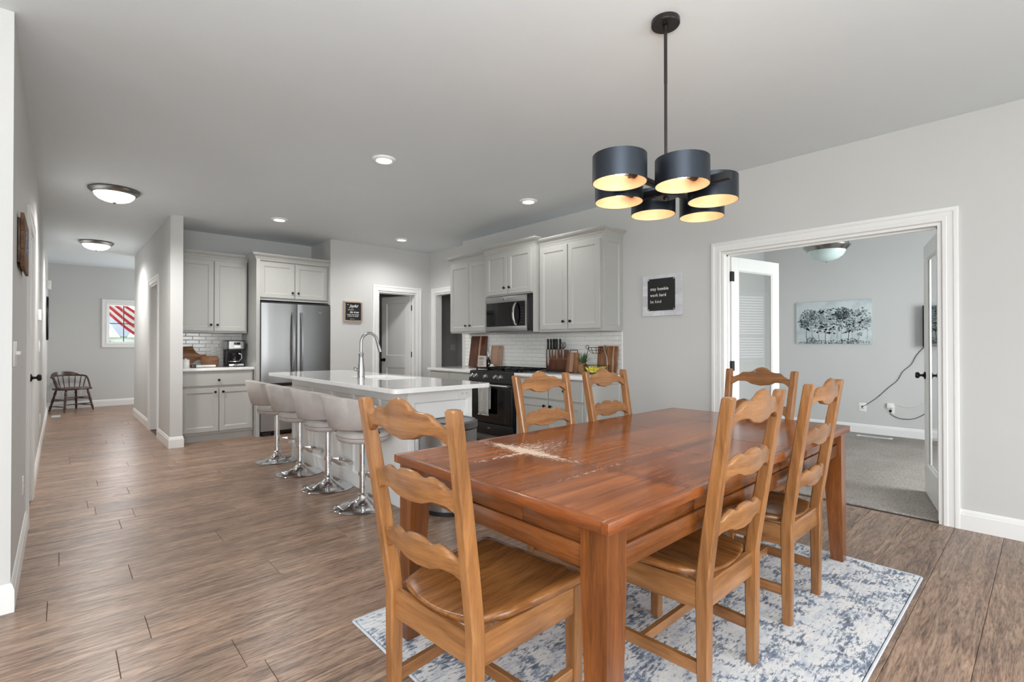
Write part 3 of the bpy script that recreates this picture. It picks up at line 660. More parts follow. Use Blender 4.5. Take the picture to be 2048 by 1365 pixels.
# office bowl light
t = thing('bowl_pendant', 'unlit pale teal glass bowl light hanging in the office', 'light', (5.80, 1.545, CZ))
G().lathe([(0, 0), (.06, 0), (.065, -.02), (.02, -.035), (0, -.036)], seg=20).done('canopy', 'nickel', t)
G().lathe([(.17, -.515), (.205, -.505), (.212, -.515), (.205, -.53), (.185, -.55), (.172, -.565), (.162, -.56)], seg=36).done('rim', 'nickel', t)
G().lathe([(.170, -.555), (.165, -.58), (.145, -.615), (.105, -.645), (.055, -.662), (0, -.667)], seg=36).done('glass_bowl', 'teal', t)
G().lathe([(0, -.66), (.012, -.664), (.016, -.674), (.008, -.684), (0, -.686)], seg=12).done('finial', 'chrome', t)
for k in range(3):
    a = 2*PI*k/3+.5
    pts = [(math.cos(a)*(.03+.17*u**1.6), math.sin(a)*(.03+.17*u**1.6), -.03-.48*u) for u in [i/8 for i in range(9)]]
    G().tube(pts, .0035, 6).done('rod', 'bronze', t)

# --- chandelier
ch = thing('chandelier', 'six-drum dark metal chandelier hanging over the dining table', 'chandelier', (2.093, 1.213, CZ))
G().lathe([(0, 0), (.064, 0), (.065, -.003), (.065, -.021), (.062, -.025), (0, -.025)], seg=36).done('canopy', 'bronze', ch)
G().cyl((.03, .012, -.02), (.03, .012, -.034), .005, 8).cyl((-.03, -.012, -.02), (-.03, -.012, -.034), .005, 8).lathe([(0, -.025), (.012, -.027), (.011, -.05), (0, -.05)], seg=12).done('canopy_screw', 'bronze', ch)
G().cyl((0, 0, -.04), (0, 0, -.76), .0068, 14).cyl((0, 0, -.04), (0, 0, -.3), .0078, 14).done('rod', 'bronze', ch)
G().lathe([(0, -.826), (.052, -.826), (.053, -.832), (.05, -.836), (.012, -.836), (.011, -.848), (0, -.848)], seg=30).lathe([(0, -.77), (.03, -.77), (.03, -.776), (0, -.776)], seg=24).done('hub', 'bronze', ch)
G().box(-.017, .017, -.30, .30, -.820, -.788, .0015).done('bar', 'blackp', ch)
G().box(-.29, .29, -.012, .012, -.806, -.782, .0015).done('bar', 'bronze', ch)
drums = [(-.389, -.014, 0), (.389, .019, 2), (-.165, -.171, 1), (.164, .169, 3), (.151, -.154, 1), (-.156, .154, 3)]
for x, y, k in drums:
    R, z0, z1 = .111, -.855, -.745
    rg = lambda r, z: [(x+r*math.cos(2*PI*i/48), y+r*math.sin(2*PI*i/48), z) for i in range(48)]
    sh = G().loft([rg(R, z1), rg(R, z0)], cap=False).loft([rg(R, z0), rg(R-.0025, z0)], cap=False).loft([rg(R, z1), rg(R-.0025, z1)], cap=False).done('drum_shade', 'drum', ch)
    G().loft([rg(R-.0025, z0), rg(R-.0025, z1)], cap=False).done('shade_lining', 'gold', sh)
    # socket and lamp point from the arm into the drum
    dx, dy = (1, 0) if k == 0 else ((-1, 0) if k == 2 else ((1 if x < 0 else -1), 0))
    sx_, sy_ = x+dx*(R-.004), y
    G().cyl((sx_, sy_, -.793), (sx_-dx*.055, sy_, -.793), .019, 16).done('socket', 'bronze', ch)
    G().cyl((sx_-dx*-.004, sy_, -.793), (sx_+dx*.06, sy_, -.793), .008, 10).done('socket_arm', 'bronze', ch)
    b0 = sx_-dx*.055
    prof = [(.0, 0), (.012, .0), (.016, .012), (.029, .035), (.032, .05), (.027, .066), (.014, .078), (0, .081)]
    G().lathe([(max(r, .0004), -h*dx) for r, h in prof], (b0, sy_, -.793), 16, 'x').done('bulb', 'bulb', ch)
    0 and light('bulb_glow', 'POINT', (ch.location.x+b0-dx*.045, ch.location.y+sy_, CZ-.84), .45, (1, .80, .60), size=.02)

# ---------------------------------------------------------------- kitchen
CRP = [(0, 0), (.003, 0), (.004, .018), (.006, .022), (.012, .030), (.014, .040), (.030, .056), (.044, .064), (.046, .072), (.052, .074), (.052, .088), (0, .088)]
def knobc(parent, x, y, z):
    prof = [(0, 0), (.008, 0), (.006, .006), (.006, .014), (.013, .018), (.016, .023), (.014, .028), (0, .030)]
    return G().lathe([(max(r, .0004), -h) for r, h in prof], (x, y, z), 14, 'y').done('knob', 'black', parent)
def cabinet(name, label, loc, rz, w, d, z0, z1, doors=(), drawers=(), toe=0, crown=None, ends=(), group=None, side_to=None):
    t = thing(name, label, 'cabinet', loc, rz, group)
    g = G().box(0, w, -d, 0, z0+toe, z1, .0015, 1)
    if toe: g.box(.0, w, -d+.028, 0, z0, z0+toe)
    g.done('cabinet_body', 'cab', t)
    for x0, x1, a, b, kn in doors:
        dr = G().shaker(x0, x1, a, b, -d).done('door', 'cab', t, smooth=20)
        if kn: knobc(dr, kn[0], -d-.02, kn[1])
    for x0, x1, a, b, kn in drawers:
        g = G().loft([[(x0, -d, a), (x1, -d, a), (x1, -d, b), (x0, -d, b)], [(x0, -d-.017, a), (x1, -d-.017, a), (x1, -d-.017, b), (x0, -d-.017, b)], [(x0+.004, -d-.02, a+.004), (x1-.004, -d-.02, a+.004), (x1-.004, -d-.02, b-.004), (x0+.004, -d-.02, b-.004)]])
        dr = g.done('drawer', 'cab', t, smooth=20)
        if kn: knobc(dr, kn[0], -d-.02, kn[1])
    if crown:
        G().mould(crown, CRP, lambda u, v, h: (u, v, z1-.004+h)).done('crown_moulding', 'cab', t, smooth=25)
    for (x, sg) in ends:     # recessed end panel on a side; sg = outward direction in x
        g = G(); xs = x; y0, y1 = -d+.004, -.004
        rail = .055
        def r(i, dx): return [(xs+sg*dx, y0+i, z0+toe+i), (xs+sg*dx, y1-i, z0+toe+i), (xs+sg*dx, y1-i, z1-i), (xs+sg*dx, y0+i, z1-i)]
        g.loft([r(0, 0), r(0, .016), r(rail, .016), r(rail+.008, .007), r(rail+.010, .006)]).done('end_panel', 'cab', t, smooth=20)
    return t
R90 = -PI/2
XW = XR-.001
# uppers on the right wall, local x = distance from the far end toward the camera
c = .0
Y1 = 5.72
cabinet('upper_cabinet', 'tall grey upper cabinet at the far left end, beside the microwave', (XW, Y1, 0), R90, .835, .317, 1.372, 2.345,
        doors=[(.012, .425, 1.392, 2.315, (.382, 1.468)), (.435, .823, 1.392, 2.315, (.478, 1.468))], crown=[(.835, -.317), (0, -.317), (0, 0)], group='grey wall cabinets on the right wall')
t = cabinet('microwave_cabinet', 'short grey upper cabinet directly above the microwave', (XW, 4.885, 0), R90, .905, .385, 1.812, 2.365,
        doors=[(.050, .448, 1.828, 2.335, (.405, 1.905)), (.456, .862, 1.828, 2.335, (.50, 1.905))], crown=[(.905, -.33), (.905, -.385), (0, -.385), (0, -.33)], group='grey wall cabinets on the right wall')
G().box(.885, .905, -.397, 0, 1.362, 1.812).done('side_panel', 'cab', t, smooth=0); G().box(.0, .02, -.385, 0, 1.372, 1.812).done('side_panel', 'cab', t, smooth=0)
cabinet('upper_cabinet', 'tall grey upper cabinet nearest the dining table, over the fruit basket', (XW, 3.972, 0), R90, .900, .317, 1.358, 2.338,
        doors=[(.022, .432, 1.385, 2.310, (.388, 1.468)), (.444, .872, 1.385, 2.310, (.488, 1.468))], crown=[(.916, 0), (.916, -.317), (0, -.317)], ends=[(.900, 1)], group='grey wall cabinets on the right wall')
# bases on the right wall
cabinet('base_cabinet', 'grey base cabinet left of the range, far end', (XW, 5.78, 0), R90, .945, .617, 0, .865, toe=.1,
        doors=[(.012, .465, .115, .62, (.43, .56)), (.475, .933, .115, .62, (.51, .56))], drawers=[(.012, .465, .64, .845, (.24, .745)), (.475, .933, .64, .845, (.7, .745))], group='grey base cabinets on the right wall')
cabinet('base_cabinet', 'grey base cabinet right of the range, behind the dining chairs', (XW, 4.038, 0), R90, .972, .617, 0, .865, toe=.1,
        doors=[(.012, .492, .115, .622, (.452, .572)), (.502, .955, .115, .622, (.542, .572))], drawers=[(.012, .492, .645, .845, (.25, .745)), (.502, .955, .645, .845, (.73, .745))], ends=[(.972, 1)], group='grey base cabinets on the right wall')
tag(G().box(3.737, XR-.004, 4.838, 5.80, .866, .90, .003).done('countertop', 'quartz'), 'white quartz countertop left of the range', 'countertop')
tag(G().box(3.737, XR-.004, 3.040, 4.040, .866, .90, .003).done('countertop', 'quartz'), 'white quartz countertop right of the range', 'countertop')
# left alcove
XA = 1.083; YK = 7.754
cabinet('upper_cabinet', 'grey two-door upper cabinet over the coffee maker', (XA, YK, 0), 0, .812, .314, 1.372, 2.342,
        doors=[(.010, .410, 1.395, 2.315, (.378, 1.474)), (.418, .795, 1.395, 2.315, (.452, 1.474))], crown=[(.812, -.314), (0, -.314)][::-1] if False else [(.812, -.314), (0, -.314)], )
cabinet('base_cabinet', 'grey base cabinet with one wide drawer under the coffee maker', (XA, YK, 0), 0, .822, .584, 0, .884, toe=.085,
        doors=[(.010, .415, .118, .665, (.375, .615)), (.423, .805, .118, .665, (.463, .615))], drawers=[(.010, .805, .695, .862, (.415, .765))])
tag(G().box(XA, 1.9095, 7.128, 7.750, .885, .918, .003).done('countertop', 'quartz'), 'white quartz countertop holding the coffee maker', 'countertop')
t = thing('fridge_surround', 'tall grey cabinet surround enclosing the refrigerator', 'cabinet', (1.910, YK, 0))
G().prism([(0, 0), (.02, 0), (.02, -.675), (.045, -.675), (.045, -.695), (0, -.695)], 'xy', 0, 2.345).done('side_panel', 'cab', t, smooth=0)
G().box(.02, .972, -.655, 0, 1.812, 2.345, .001, 1).done('cabinet_body', 'cab', t)
for x0, x1, kx in ((.045, .495, .462), (.503, .950, .54)):
    dr = G().shaker(x0, x1, 1.846, 2.322, -.655).done('door', 'cab', t, smooth=20); knobc(dr, kx, -.675, 1.925)
G().mould([(.972, -.675), (0, -.675), (0, -.37)], CRP, lambda u, v, h: (u, v, 2.341+h)).done('crown_moulding', 'cab', t, smooth=25)
# refrigerator
t = thing('refrigerator', 'stainless french-door refrigerator with bottom freezer', 'refrigerator', (2.415, 7.74, 0))
G().box(-.452, .452, -.675, 0, .04, 1.755, .004).done('refrigerator_body', 'blackp', t)
def fdoor(x0, x1, z0, z1, nm):
    # slightly bowed door front
    rings = []; n = 10
    prof = []
    for i in range(n+1):
        u = i/n; prof.append((x0+(x1-x0)*u, -.735-.010*math.sin(PI*u)))
    prof = [(x0, -.68), (x0, -.728)]+prof[1:-1]+[(x1, -.728), (x1, -.68)]
    return G().loft([[(x, y, z) for x, y in prof] for z in (z0, z0+.004, z1-.004, z1)])
fdoor(-.455, -.004, .70, 1.768, 'd').done('door', 'steel', t, smooth=50)
fdoor(.004, .455, .70, 1.768, 'd').done('door', 'steeld', t, smooth=50)  # same steel as the left door; its duller reflection is put into the colour
fdoor(-.455, .455, .065, .655, 'd').done('freezer_drawer', 'steel', t, smooth=50)
G().box(-.44, .44, -.70, -.66, .655, .70).done('handle_recess', 'blackp', t)
G().box(-.44, -.33, -.72, -.6, .0, .05).done('foot', 'blackp', t); G().box(.33, .44, -.72, -.6, .0, .05).done('foot', 'blackp', t); G().box(-.45, .45, -.66, -.1, .02, .065).done('toe_grille', 'blackp', t)
for x, sg in ((-.062, -1), (.050, 1)):
    pts = []
    for i in range(15):
        u = i/14; pts.append((x, -.738-.055*math.sin(PI*min(1, max(0, u)))**.45, .79+.865*u))
    rings = [[(p[0]-.016, p[1], p[2]), (p[0]-.012, p[1]-.014, p[2]), (p[0]+.012, p[1]-.014, p[2]), (p[0]+.016, p[1], p[2]), (p[0]+.012, p[1]+.006, p[2]), (p[0]-.012, p[1]+.006, p[2])] for p in pts]
    G().loft(rings).done('handle', 'chrome' if False else 'steel', t, smooth=50)
G().box(-.45, .455, -.72, -.5, 1.768, 1.79).done('hinge_cover', 'blackp', t)
lg = G().tube([(.27+.012*math.cos(a), -.747, 1.665+.006*math.sin(a)) for a in [2*PI*k/14 for k in range(14)]], .0016, 6, closed=True)
lg.box(.29, .33, -.748, -.746, 1.661, 1.667).done('logo', 'chrome', t)

# tiled backsplashes
def tile_mesh(L, Hh):
    g = G(); e = .0011; b = .006; T = .008
    g.loft([[(e, 0, e), (L-e, 0, e), (L-e, 0, Hh-e), (e, 0, Hh-e)], [(e, -T+.003, e), (L-e, -T+.003, e), (L-e, -T+.003, Hh-e), (e, -T+.003, Hh-e)], [(e+b, -T, e+b), (L-e-b, -T, e+b), (L-e-b, -T, Hh-e-b), (e+b, -T, Hh-e-b)]])
    bmesh.ops.recalc_face_normals(g.bm, faces=g.bm.faces); me = bpy.data.meshes.new('tile'); g.bm.to_mesh(me); g.bm.free(); me.materials.append(M['tile']); return me
tcache = {}
def tiles(nm, loc, rz, w, z0, z1, x_off=0, label=None):
    hl = sempty(nm, label, loc, rz)
    G().box(0, w, -.004, -.0002, z0, z1).done('grout', 'grout', hl, smooth=0)
    TL, TH = .1536, .0508; row = 0; z = z0
    while z < z1-.006:
        h = round(min(TH, z1-z), 4); x = -((TL/2)*(row % 2)+x_off) % TL - TL
        while x < w-.004:
            a, b = max(0, x), min(w, x+TL); L = round(b-a, 4)
            if L > .006:
                if (L, h) not in tcache: tcache[(L, h)] = tile_mesh(L, h)
                o = bpy.data.objects.new('tile', tcache[(L, h)]); C.objects.link(o); o.parent = hl; o.location = (a, 0, z)
            x += TL
        z += TH; row += 1
tiles('wall_backsplash_right', (XR, 5.80, 0), R90, 2.735, .902, 1.357, label='white subway tile backsplash behind the range')
tiles('wall_backsplash_left', (1.083, 7.755, 0), 0, .826, .920, 1.371, label='white subway tile backsplash behind the coffee maker')
G().box(0+2.735, 2.745, -.011, 0, .90, 1.357).done('tile_edge', 'trim', bpy.data.objects['wall_backsplash_right'], smooth=0)

# microwave
t = thing('microwave', 'over-the-range microwave with black glass door', 'microwave', (XR-.012, 4.858, 0), R90)
G().box(.02, .845, -.365, 0, 1.378, 1.803, .003).done('microwave_body', 'blackp', t)
G().box(.01, .765, -.395, -.366, 1.728, 1.803, .002).box(.01, .765, -.395, -.366, 1.378, 1.437, .002).box(.010, .03, -.393, -.366, 1.437, 1.728).box(.735, .765, -.395, -.366, 1.437, 1.728).done('door_frame', 'steel', t)
G().box(.031, .734, -.393, -.366, 1.438, 1.727).done('window_glass', 'blackg', t)
pts = [(.585-.0*u, -.394-.052*math.sin(PI*u)**.6, 1.445+.272*u) for u in [i/14 for i in range(15)]]
G().loft([[(p[0]-.013, p[1], p[2]), (p[0]-.009, p[1]-.012, p[2]), (p[0]+.009, p[1]-.012, p[2]), (p[0]+.013, p[1], p[2]), (p[0], p[1]+.006, p[2])] for p in pts]).done('handle', 'chrome', t, smooth=50)
g = G()
for i in range(6):
    for j in range(3): g.box(.655+j*.022, .668+j*.022, -.3945, -.3935, 1.475+i*.034, 1.483+i*.034)
g.done('keypad', 'ink1', t, smooth=0, stuff=True)
G().lathe([(0, -.3965), (.016, -.3965), (.017, -.395), (0, -.395)], (.36, 0, 1.765), 20, 'y', 1, 1).box(.325, .395, -.3965, -.395, 1.759, 1.770).done('logo', 'chrome', t)
G().box(.05, .82, -.37, -.02, 1.366, 1.378).box(.12, .30, -.3, -.1, 1.362, 1.367).box(.5, .68, -.3, -.1, 1.362, 1.367).done('vent_grille', 'steeld', t)

# range
t = thing('range', 'dark stainless gas range with five knobs', 'stove', (XR-.02, 4.832, 0), R90)
G().box(.008, .782, -.625, 0, .06, .885, .003).box(.03, .76, -.58, -.05, .0, .06).done('range_body', 'blackp', t)
G().loft([[(.004, -.60, .905), (.004, -.645, .898), (.004, -.665, .775), (.004, -.60, .768)], [(.786, -.60, .905), (.786, -.645, .898), (.786, -.665, .775), (.786, -.60, .768)]]).done('control_panel', 'blacksteel', t, smooth=30)
for x in (.062, .142, .325, .505, .592):
    kb = G().lathe([(0, 0), (.026, 0), (.026, -.006), (.021, -.009), (.020, -.034), (.017, -.038), (0, -.038)], (x, -.654, .838), 18, 'y').box(x-.004, x+.004, -.700, -.690, .820, .856).done('knob', 'chrome', t)
G().box(.004, .786, -.60, -.01, .885, .902, .003).done('cooktop', 'blackp', t)
for gx in (.02, .275, .53):
    g = G(); x0, x1 = gx, gx+.238
    g.box(x0, x0+.012, -.56, -.05, .918, .934).box(x1-.012, x1, -.56, -.05, .918, .934).box(x0, x1, -.56, -.548, .918, .934).box(x0, x1, -.062, -.05, .918, .934).box(x0, x1, -.31, -.298, .918, .934).box((x0+x1)/2-.006, (x0+x1)/2+.006, -.56, -.05, .918, .934)
    for cy in (-.43, -.18): g.box(x0, x1, cy-.006, cy+.006, .918, .934)
    for a in (x0, x1-.012):
        for b in (-.56, -.062): g.box(a, a+.012, b, b+.012, .902, .92)
    g.done('grate', 'black', t, smooth=0)
for bx, by in ((.14, -.43), (.14, -.18), (.395, -.30), (.65, -.43), (.65, -.18)):
    G().lathe([(0, .902), (.045, .902), (.045, .912), (.032, .914), (.030, .922), (0, .924)], (bx, by, 0), 18).done('burner', 'black', t)
dr = G().box(.010, .780, -.66, -.626, .300, .758, .003).done('oven_door', 'blacksteel', t)
G().box(.035, .755, -.6625, -.66, .315, .700).done('door_glass', 'blackg', dr, smooth=0)
G().cyl((.03, -.715, .742), (.76, -.715, .742), .012, 14).box(.05, .075, -.715, -.66, .732, .752).box(.715, .74, -.715, -.66, .732, .752).done('handle', 'steel', dr)
G().box(.010, .780, -.655, -.626, .155, .290, .003).done('storage_drawer', 'blacksteel', t)
G().box(.010, .780, -.640, -.626, .075, .150, .002).box(.014, .776, -.67, -.64, .108, .142, .002).done('drawer_lip', 'steeld', t)
g = G()
for i, hh in enumerate((.014, .010, .012, .016, .009, .012)): g.box(.352+i*.0085, .357+i*.0085, -.6565, -.655, .236-hh/2, .236+hh/2)
g.done('logo', 'chrome', t, smooth=0, stuff=True)
# towel over the oven handle
def cloth(name, x0, x1, y, ztop, zf, zb, m, parent=None, seedv=1):
    rnd = random.Random(seedv); ph = [rnd.uniform(0, 6) for _ in range(4)]; g = G(); rings = []
    path = [(-1, zf)]+[(-1, ztop-(ztop-zf)*(1-k/8)) for k in range(1, 9)]
    prof = [(y-.016, zf+(ztop-zf)*k/8) for k in range(9)]+[(y-.011, ztop+.009), (y, ztop+.013), (y+.011, ztop+.009)]+[(y+.016, ztop-(ztop-zb)*k/8) for k in range(9)]
    n = 18; grid = []
    for i in range(n+1):
        u = i/n; x = x0+(x1-x0)*u; row = []
        for j, (py, pz) in enumerate(prof):
            drop = max(0, min(1, (ztop-pz)/.15)); w = .0065*math.sin(u*11+ph[0])+.004*math.sin(u*23+ph[1])
            row.append(Vector((x+.006*drop*math.sin(u*9+ph[2]), py+w*drop, pz+.004*math.sin(u*7+ph[3])*drop)))
        grid.append(row)
    bm = g.bm; T = .003; va = [[bm.verts.new(p) for p in r] for r in grid]
    for i in range(n):
        for j in range(len(prof)-1): bm.faces.new((va[i][j], va[i+1][j], va[i+1][j+1], va[i][j+1]))
    o = g.done(name, m, parent, smooth=180); md = o.modifiers.new('thick', 'SOLIDIFY'); md.thickness = T; md.offset = 0
    return o
tw = thing('dish_towel', 'light grey dish towel hanging on the oven door handle', 'towel', (XR-.02, 4.832, 0), R90)
cloth('towel_cloth', .262, .462, -.715, .742, .398, .47, 'towel', tw, 3)
cloth('towel_hem', .262, .462, -.7155, .41, .394, .40, 'towelw', tw, 3) if False else None
G().box(.264, .460, -.7345, -.7285, .394, .402, .002).done('hem', 'towelw', tw)

# island
t = thing('kitchen_island', 'white panelled kitchen island base', 'island', (0, 0, 0))
IX0, IX1, IY0, IY1 = 1.872, 2.465, 3.165, 5.585
G().box(IX0+.012, IX1-.012, IY0+.012, IY1-.012, 0, .8825).done('island_body', 'isl', t, smooth=0)
def panel(fn, u0, u1, stiles, top, bot, name):
    g = G(); T = .012
    def bx(a, b, z0, z1):
        p, q = fn(a, 0), fn(b, T); g.box(min(p[0], q[0]), max(p[0], q[0]), min(p[1], q[1]), max(p[1], q[1]), z0, z1)
    bx(u0, u1, 0, bot); bx(u0, u1, top, .8825)
    xs = [u0]+[a for a in stiles]+[u1]; w = .045
    for i, a in enumerate(xs):
        lo = a if i == 0 else a-w/2; hi = a+w if i == 0 else a+w/2
        if i == len(xs)-1: lo, hi = a-w, a
        bx(lo, hi, bot, top)
    L = [x for x in xs]
    for i in range(len(xs)-1):
        a = xs[i]+(w if i == 0 else w/2); b = xs[i+1]-(w if i == len(xs)-2 else w/2)
        def f3(u, v, h):
            p = fn(u, h); return (p[0], p[1], v)
        g.mould([(a, bot), (a, top), (b, top), (b, bot)], [(0, .0), (-.012, .0), (0, T)], f3, True)
    return g.done(name, 'isl', t, smooth=20)
panel(lambda u, h: (IX0+.012-h, u), IY0, IY1, [IY0+.46, IY0+.93, IY0+1.40, IY0+1.88], .785, .115, 'side_panel')
panel(lambda u, h: (u, IY0+.012-h), IX0+.012, IX1, [], .785, .115, 'end_panel')
panel(lambda u, h: (u, IY1-.012+h), IX0+.012, IX1, [], .785, .115, 'end_panel')
for k in range(4):
    a = IY0+.03+k*.6
    w_ = .575
    o = G().box(IX1-.012, IX1+.008, a, min(a+w_, IY1-.02), .11, .86, .002).done('door', 'isl', t)
    G().cyl((IX1+.008, a+.05, .78), (IX1+.03, a+.05, .78), .01, 10).done('knob', 'black', o)
def rounded(x0, x1, y0, y1, r, n=6):
    p = []
    for cx, cy, a0 in ((x1-r, y1-r, 0), (x0+r, y1-r, 90), (x0+r, y0+r, 180), (x1-r, y0+r, 270)):
        for k in range(n+1):
            a = math.radians(a0+90*k/n); p.append((cx+r*math.cos(a), cy+r*math.sin(a)))
    return p
ct = thing('island_countertop', 'thick white quartz countertop of the island', 'countertop')
g = G(); out = rounded(1.650, 2.500, 2.955, 5.680, .045); inn = rounded(2.03, 2.40, 3.80, 4.48, .03)
bm = g.bm
def ring(pts, z): return [bm.verts.new((x, y, z)) for x, y in pts]
def ins(pts, d):
    cx, cy = 2.075, 4.3; return [(x-(d if x > cx else -d), y-(d if y > cy else -d)) for x, y in pts]
A = [ring(out, .8835), ring(out, .911), ring(ins(out, .003), .915)]; B = [ring(inn, .8835), ring(inn, .915)]
n = len(out)
for rr in (A, B):
    for i in range(len(rr)-1):
        for j in range(n): bm.faces.new((rr[i][j], rr[i][(j+1) % n], rr[i+1][(j+1) % n], rr[i+1][j]))
for j in range(n):
    bm.faces.new((A[-1][j], A[-1][(j+1) % n], B[-1][(j+1) % n], B[-1][j])); bm.faces.new((A[0][j], A[0][(j+1) % n], B[0][(j+1) % n], B[0][j]))
g.done('slab', 'quartz', ct, smooth=30)
t = thing('sink', 'undermount steel sink sunk into the island countertop', 'sink', (0, 0, 0))
G().loft([[(x, y, .882) for x, y in rounded(2.02, 2.41, 3.79, 4.49, .04)], [(x, y, .882) for x, y in rounded(2.035, 2.395, 3.805, 4.475, .03)], [(x, y, .70) for x, y in rounded(2.05, 2.38, 3.82, 4.46, .03)], [(x, y, .69) for x, y in rounded(2.18, 2.25, 4.1, 4.18, .03)]], cap=False).done('basin', 'sinkm', t)
G().lathe([(0, .688), (.035, .688), (.04, .692), (.03, .695), (0, .690)], (2.215, 4.14, 0), 16).done('drain', 'steel', t)
# faucet
t = thing('faucet', 'brushed nickel gooseneck pull-down faucet on the island', 'faucet', (1.983, 4.15, .915))
G().lathe([(0, 0), (.034, 0), (.034, .010), (.030, .014), (.031, .05), (.027, .10), (.020, .17), (.019, .20), (.023, .213), (.023, .222), (.018, .226), (0, .226)], seg=24).done('faucet_body', 'steel', t)
pts = [(0, 0, .22), (0, 0, .30)]+[(.078-.078*math.cos(a), 0, .318+.085*math.sin(a)) for a in [PI*k/14*.93 for k in range(15)]]
pts += [(.168, 0, .29), (.182, 0, .245)]
G().tube(pts, .0135, 14).done('spout', 'steel', t)
G().tube([(.166, 0, .297), (.175, 0, .270), (.186, 0, .235)], [.0150, .0165, .0175], 14).done('spray_head', 'steel', t)
G().cyl((-.02, 0, .075), (-.05, 0, .078), .014, 14).tube([(-.050, 0, .078), (-.057, 0, .085), (-.060, -.005, .098)], [.016, .014, .010], 12).done('lever', 'steel', t)
def plate(name, label, cat, p, n, w, h, kind, parent=None):
    # p = centre on the wall, n = outward unit vector (x or y)
    t = thing(name, label, cat, p, math.atan2(n[1], n[0])+PI/2)
    G().box(-w/2, w/2, -.006, 0, -h/2, h/2, .002).done('cover_plate', 'white', t)
    if kind == 'outlet':
        for dz in (-.02, .02):
            a, b = (0, dz) if h >= w else (dz*1.1, 0)
            q = G().prism(rounded(a-.016, a+.016, b-.014, b+.014, .008, 3), 'xz', -.0062, -.008).done('receptacle', 'white', t)
            G().box(a-.008, a-.006, -.0085, -.0078, b-.004, b+.006).box(a+.006, a+.008, -.0085, -.0078, b-.004, b+.006).box(a-.002, a+.002, -.0085, -.0078, b-.010, b-.006).done('slots', 'slot', q, smooth=0)
    if kind.startswith('toggle'):
        k = int(kind[-1])
        for i in range(k):
            x = (i-(k-1)/2)*.046
            G().box(x-.005, x+.005, -.022, -.006, -.004, .012, .002).done('toggle', 'white', t)
    if kind.startswith('rocker'):
        k = int(kind[-1])
        for i in range(k):
            x = (i-(k-1)/2)*.046
            G().box(x-.016, x+.016, -.009, -.005, -.033, .033, .002).done('rocker', 'white', t)
    if kind == 'coax':
        G().cyl((0, -.006, 0), (0, -.014, 0), .006, 10).box(-.014, .014, -.0075, -.006, -.018, -.013).done('jack', 'slot', t)
    return t
plate('outlet', 'white double outlet set sideways in the island end panel', 'outlet', (2.385, IY0, .829), (0, -1), .118, .072, 'outlet')

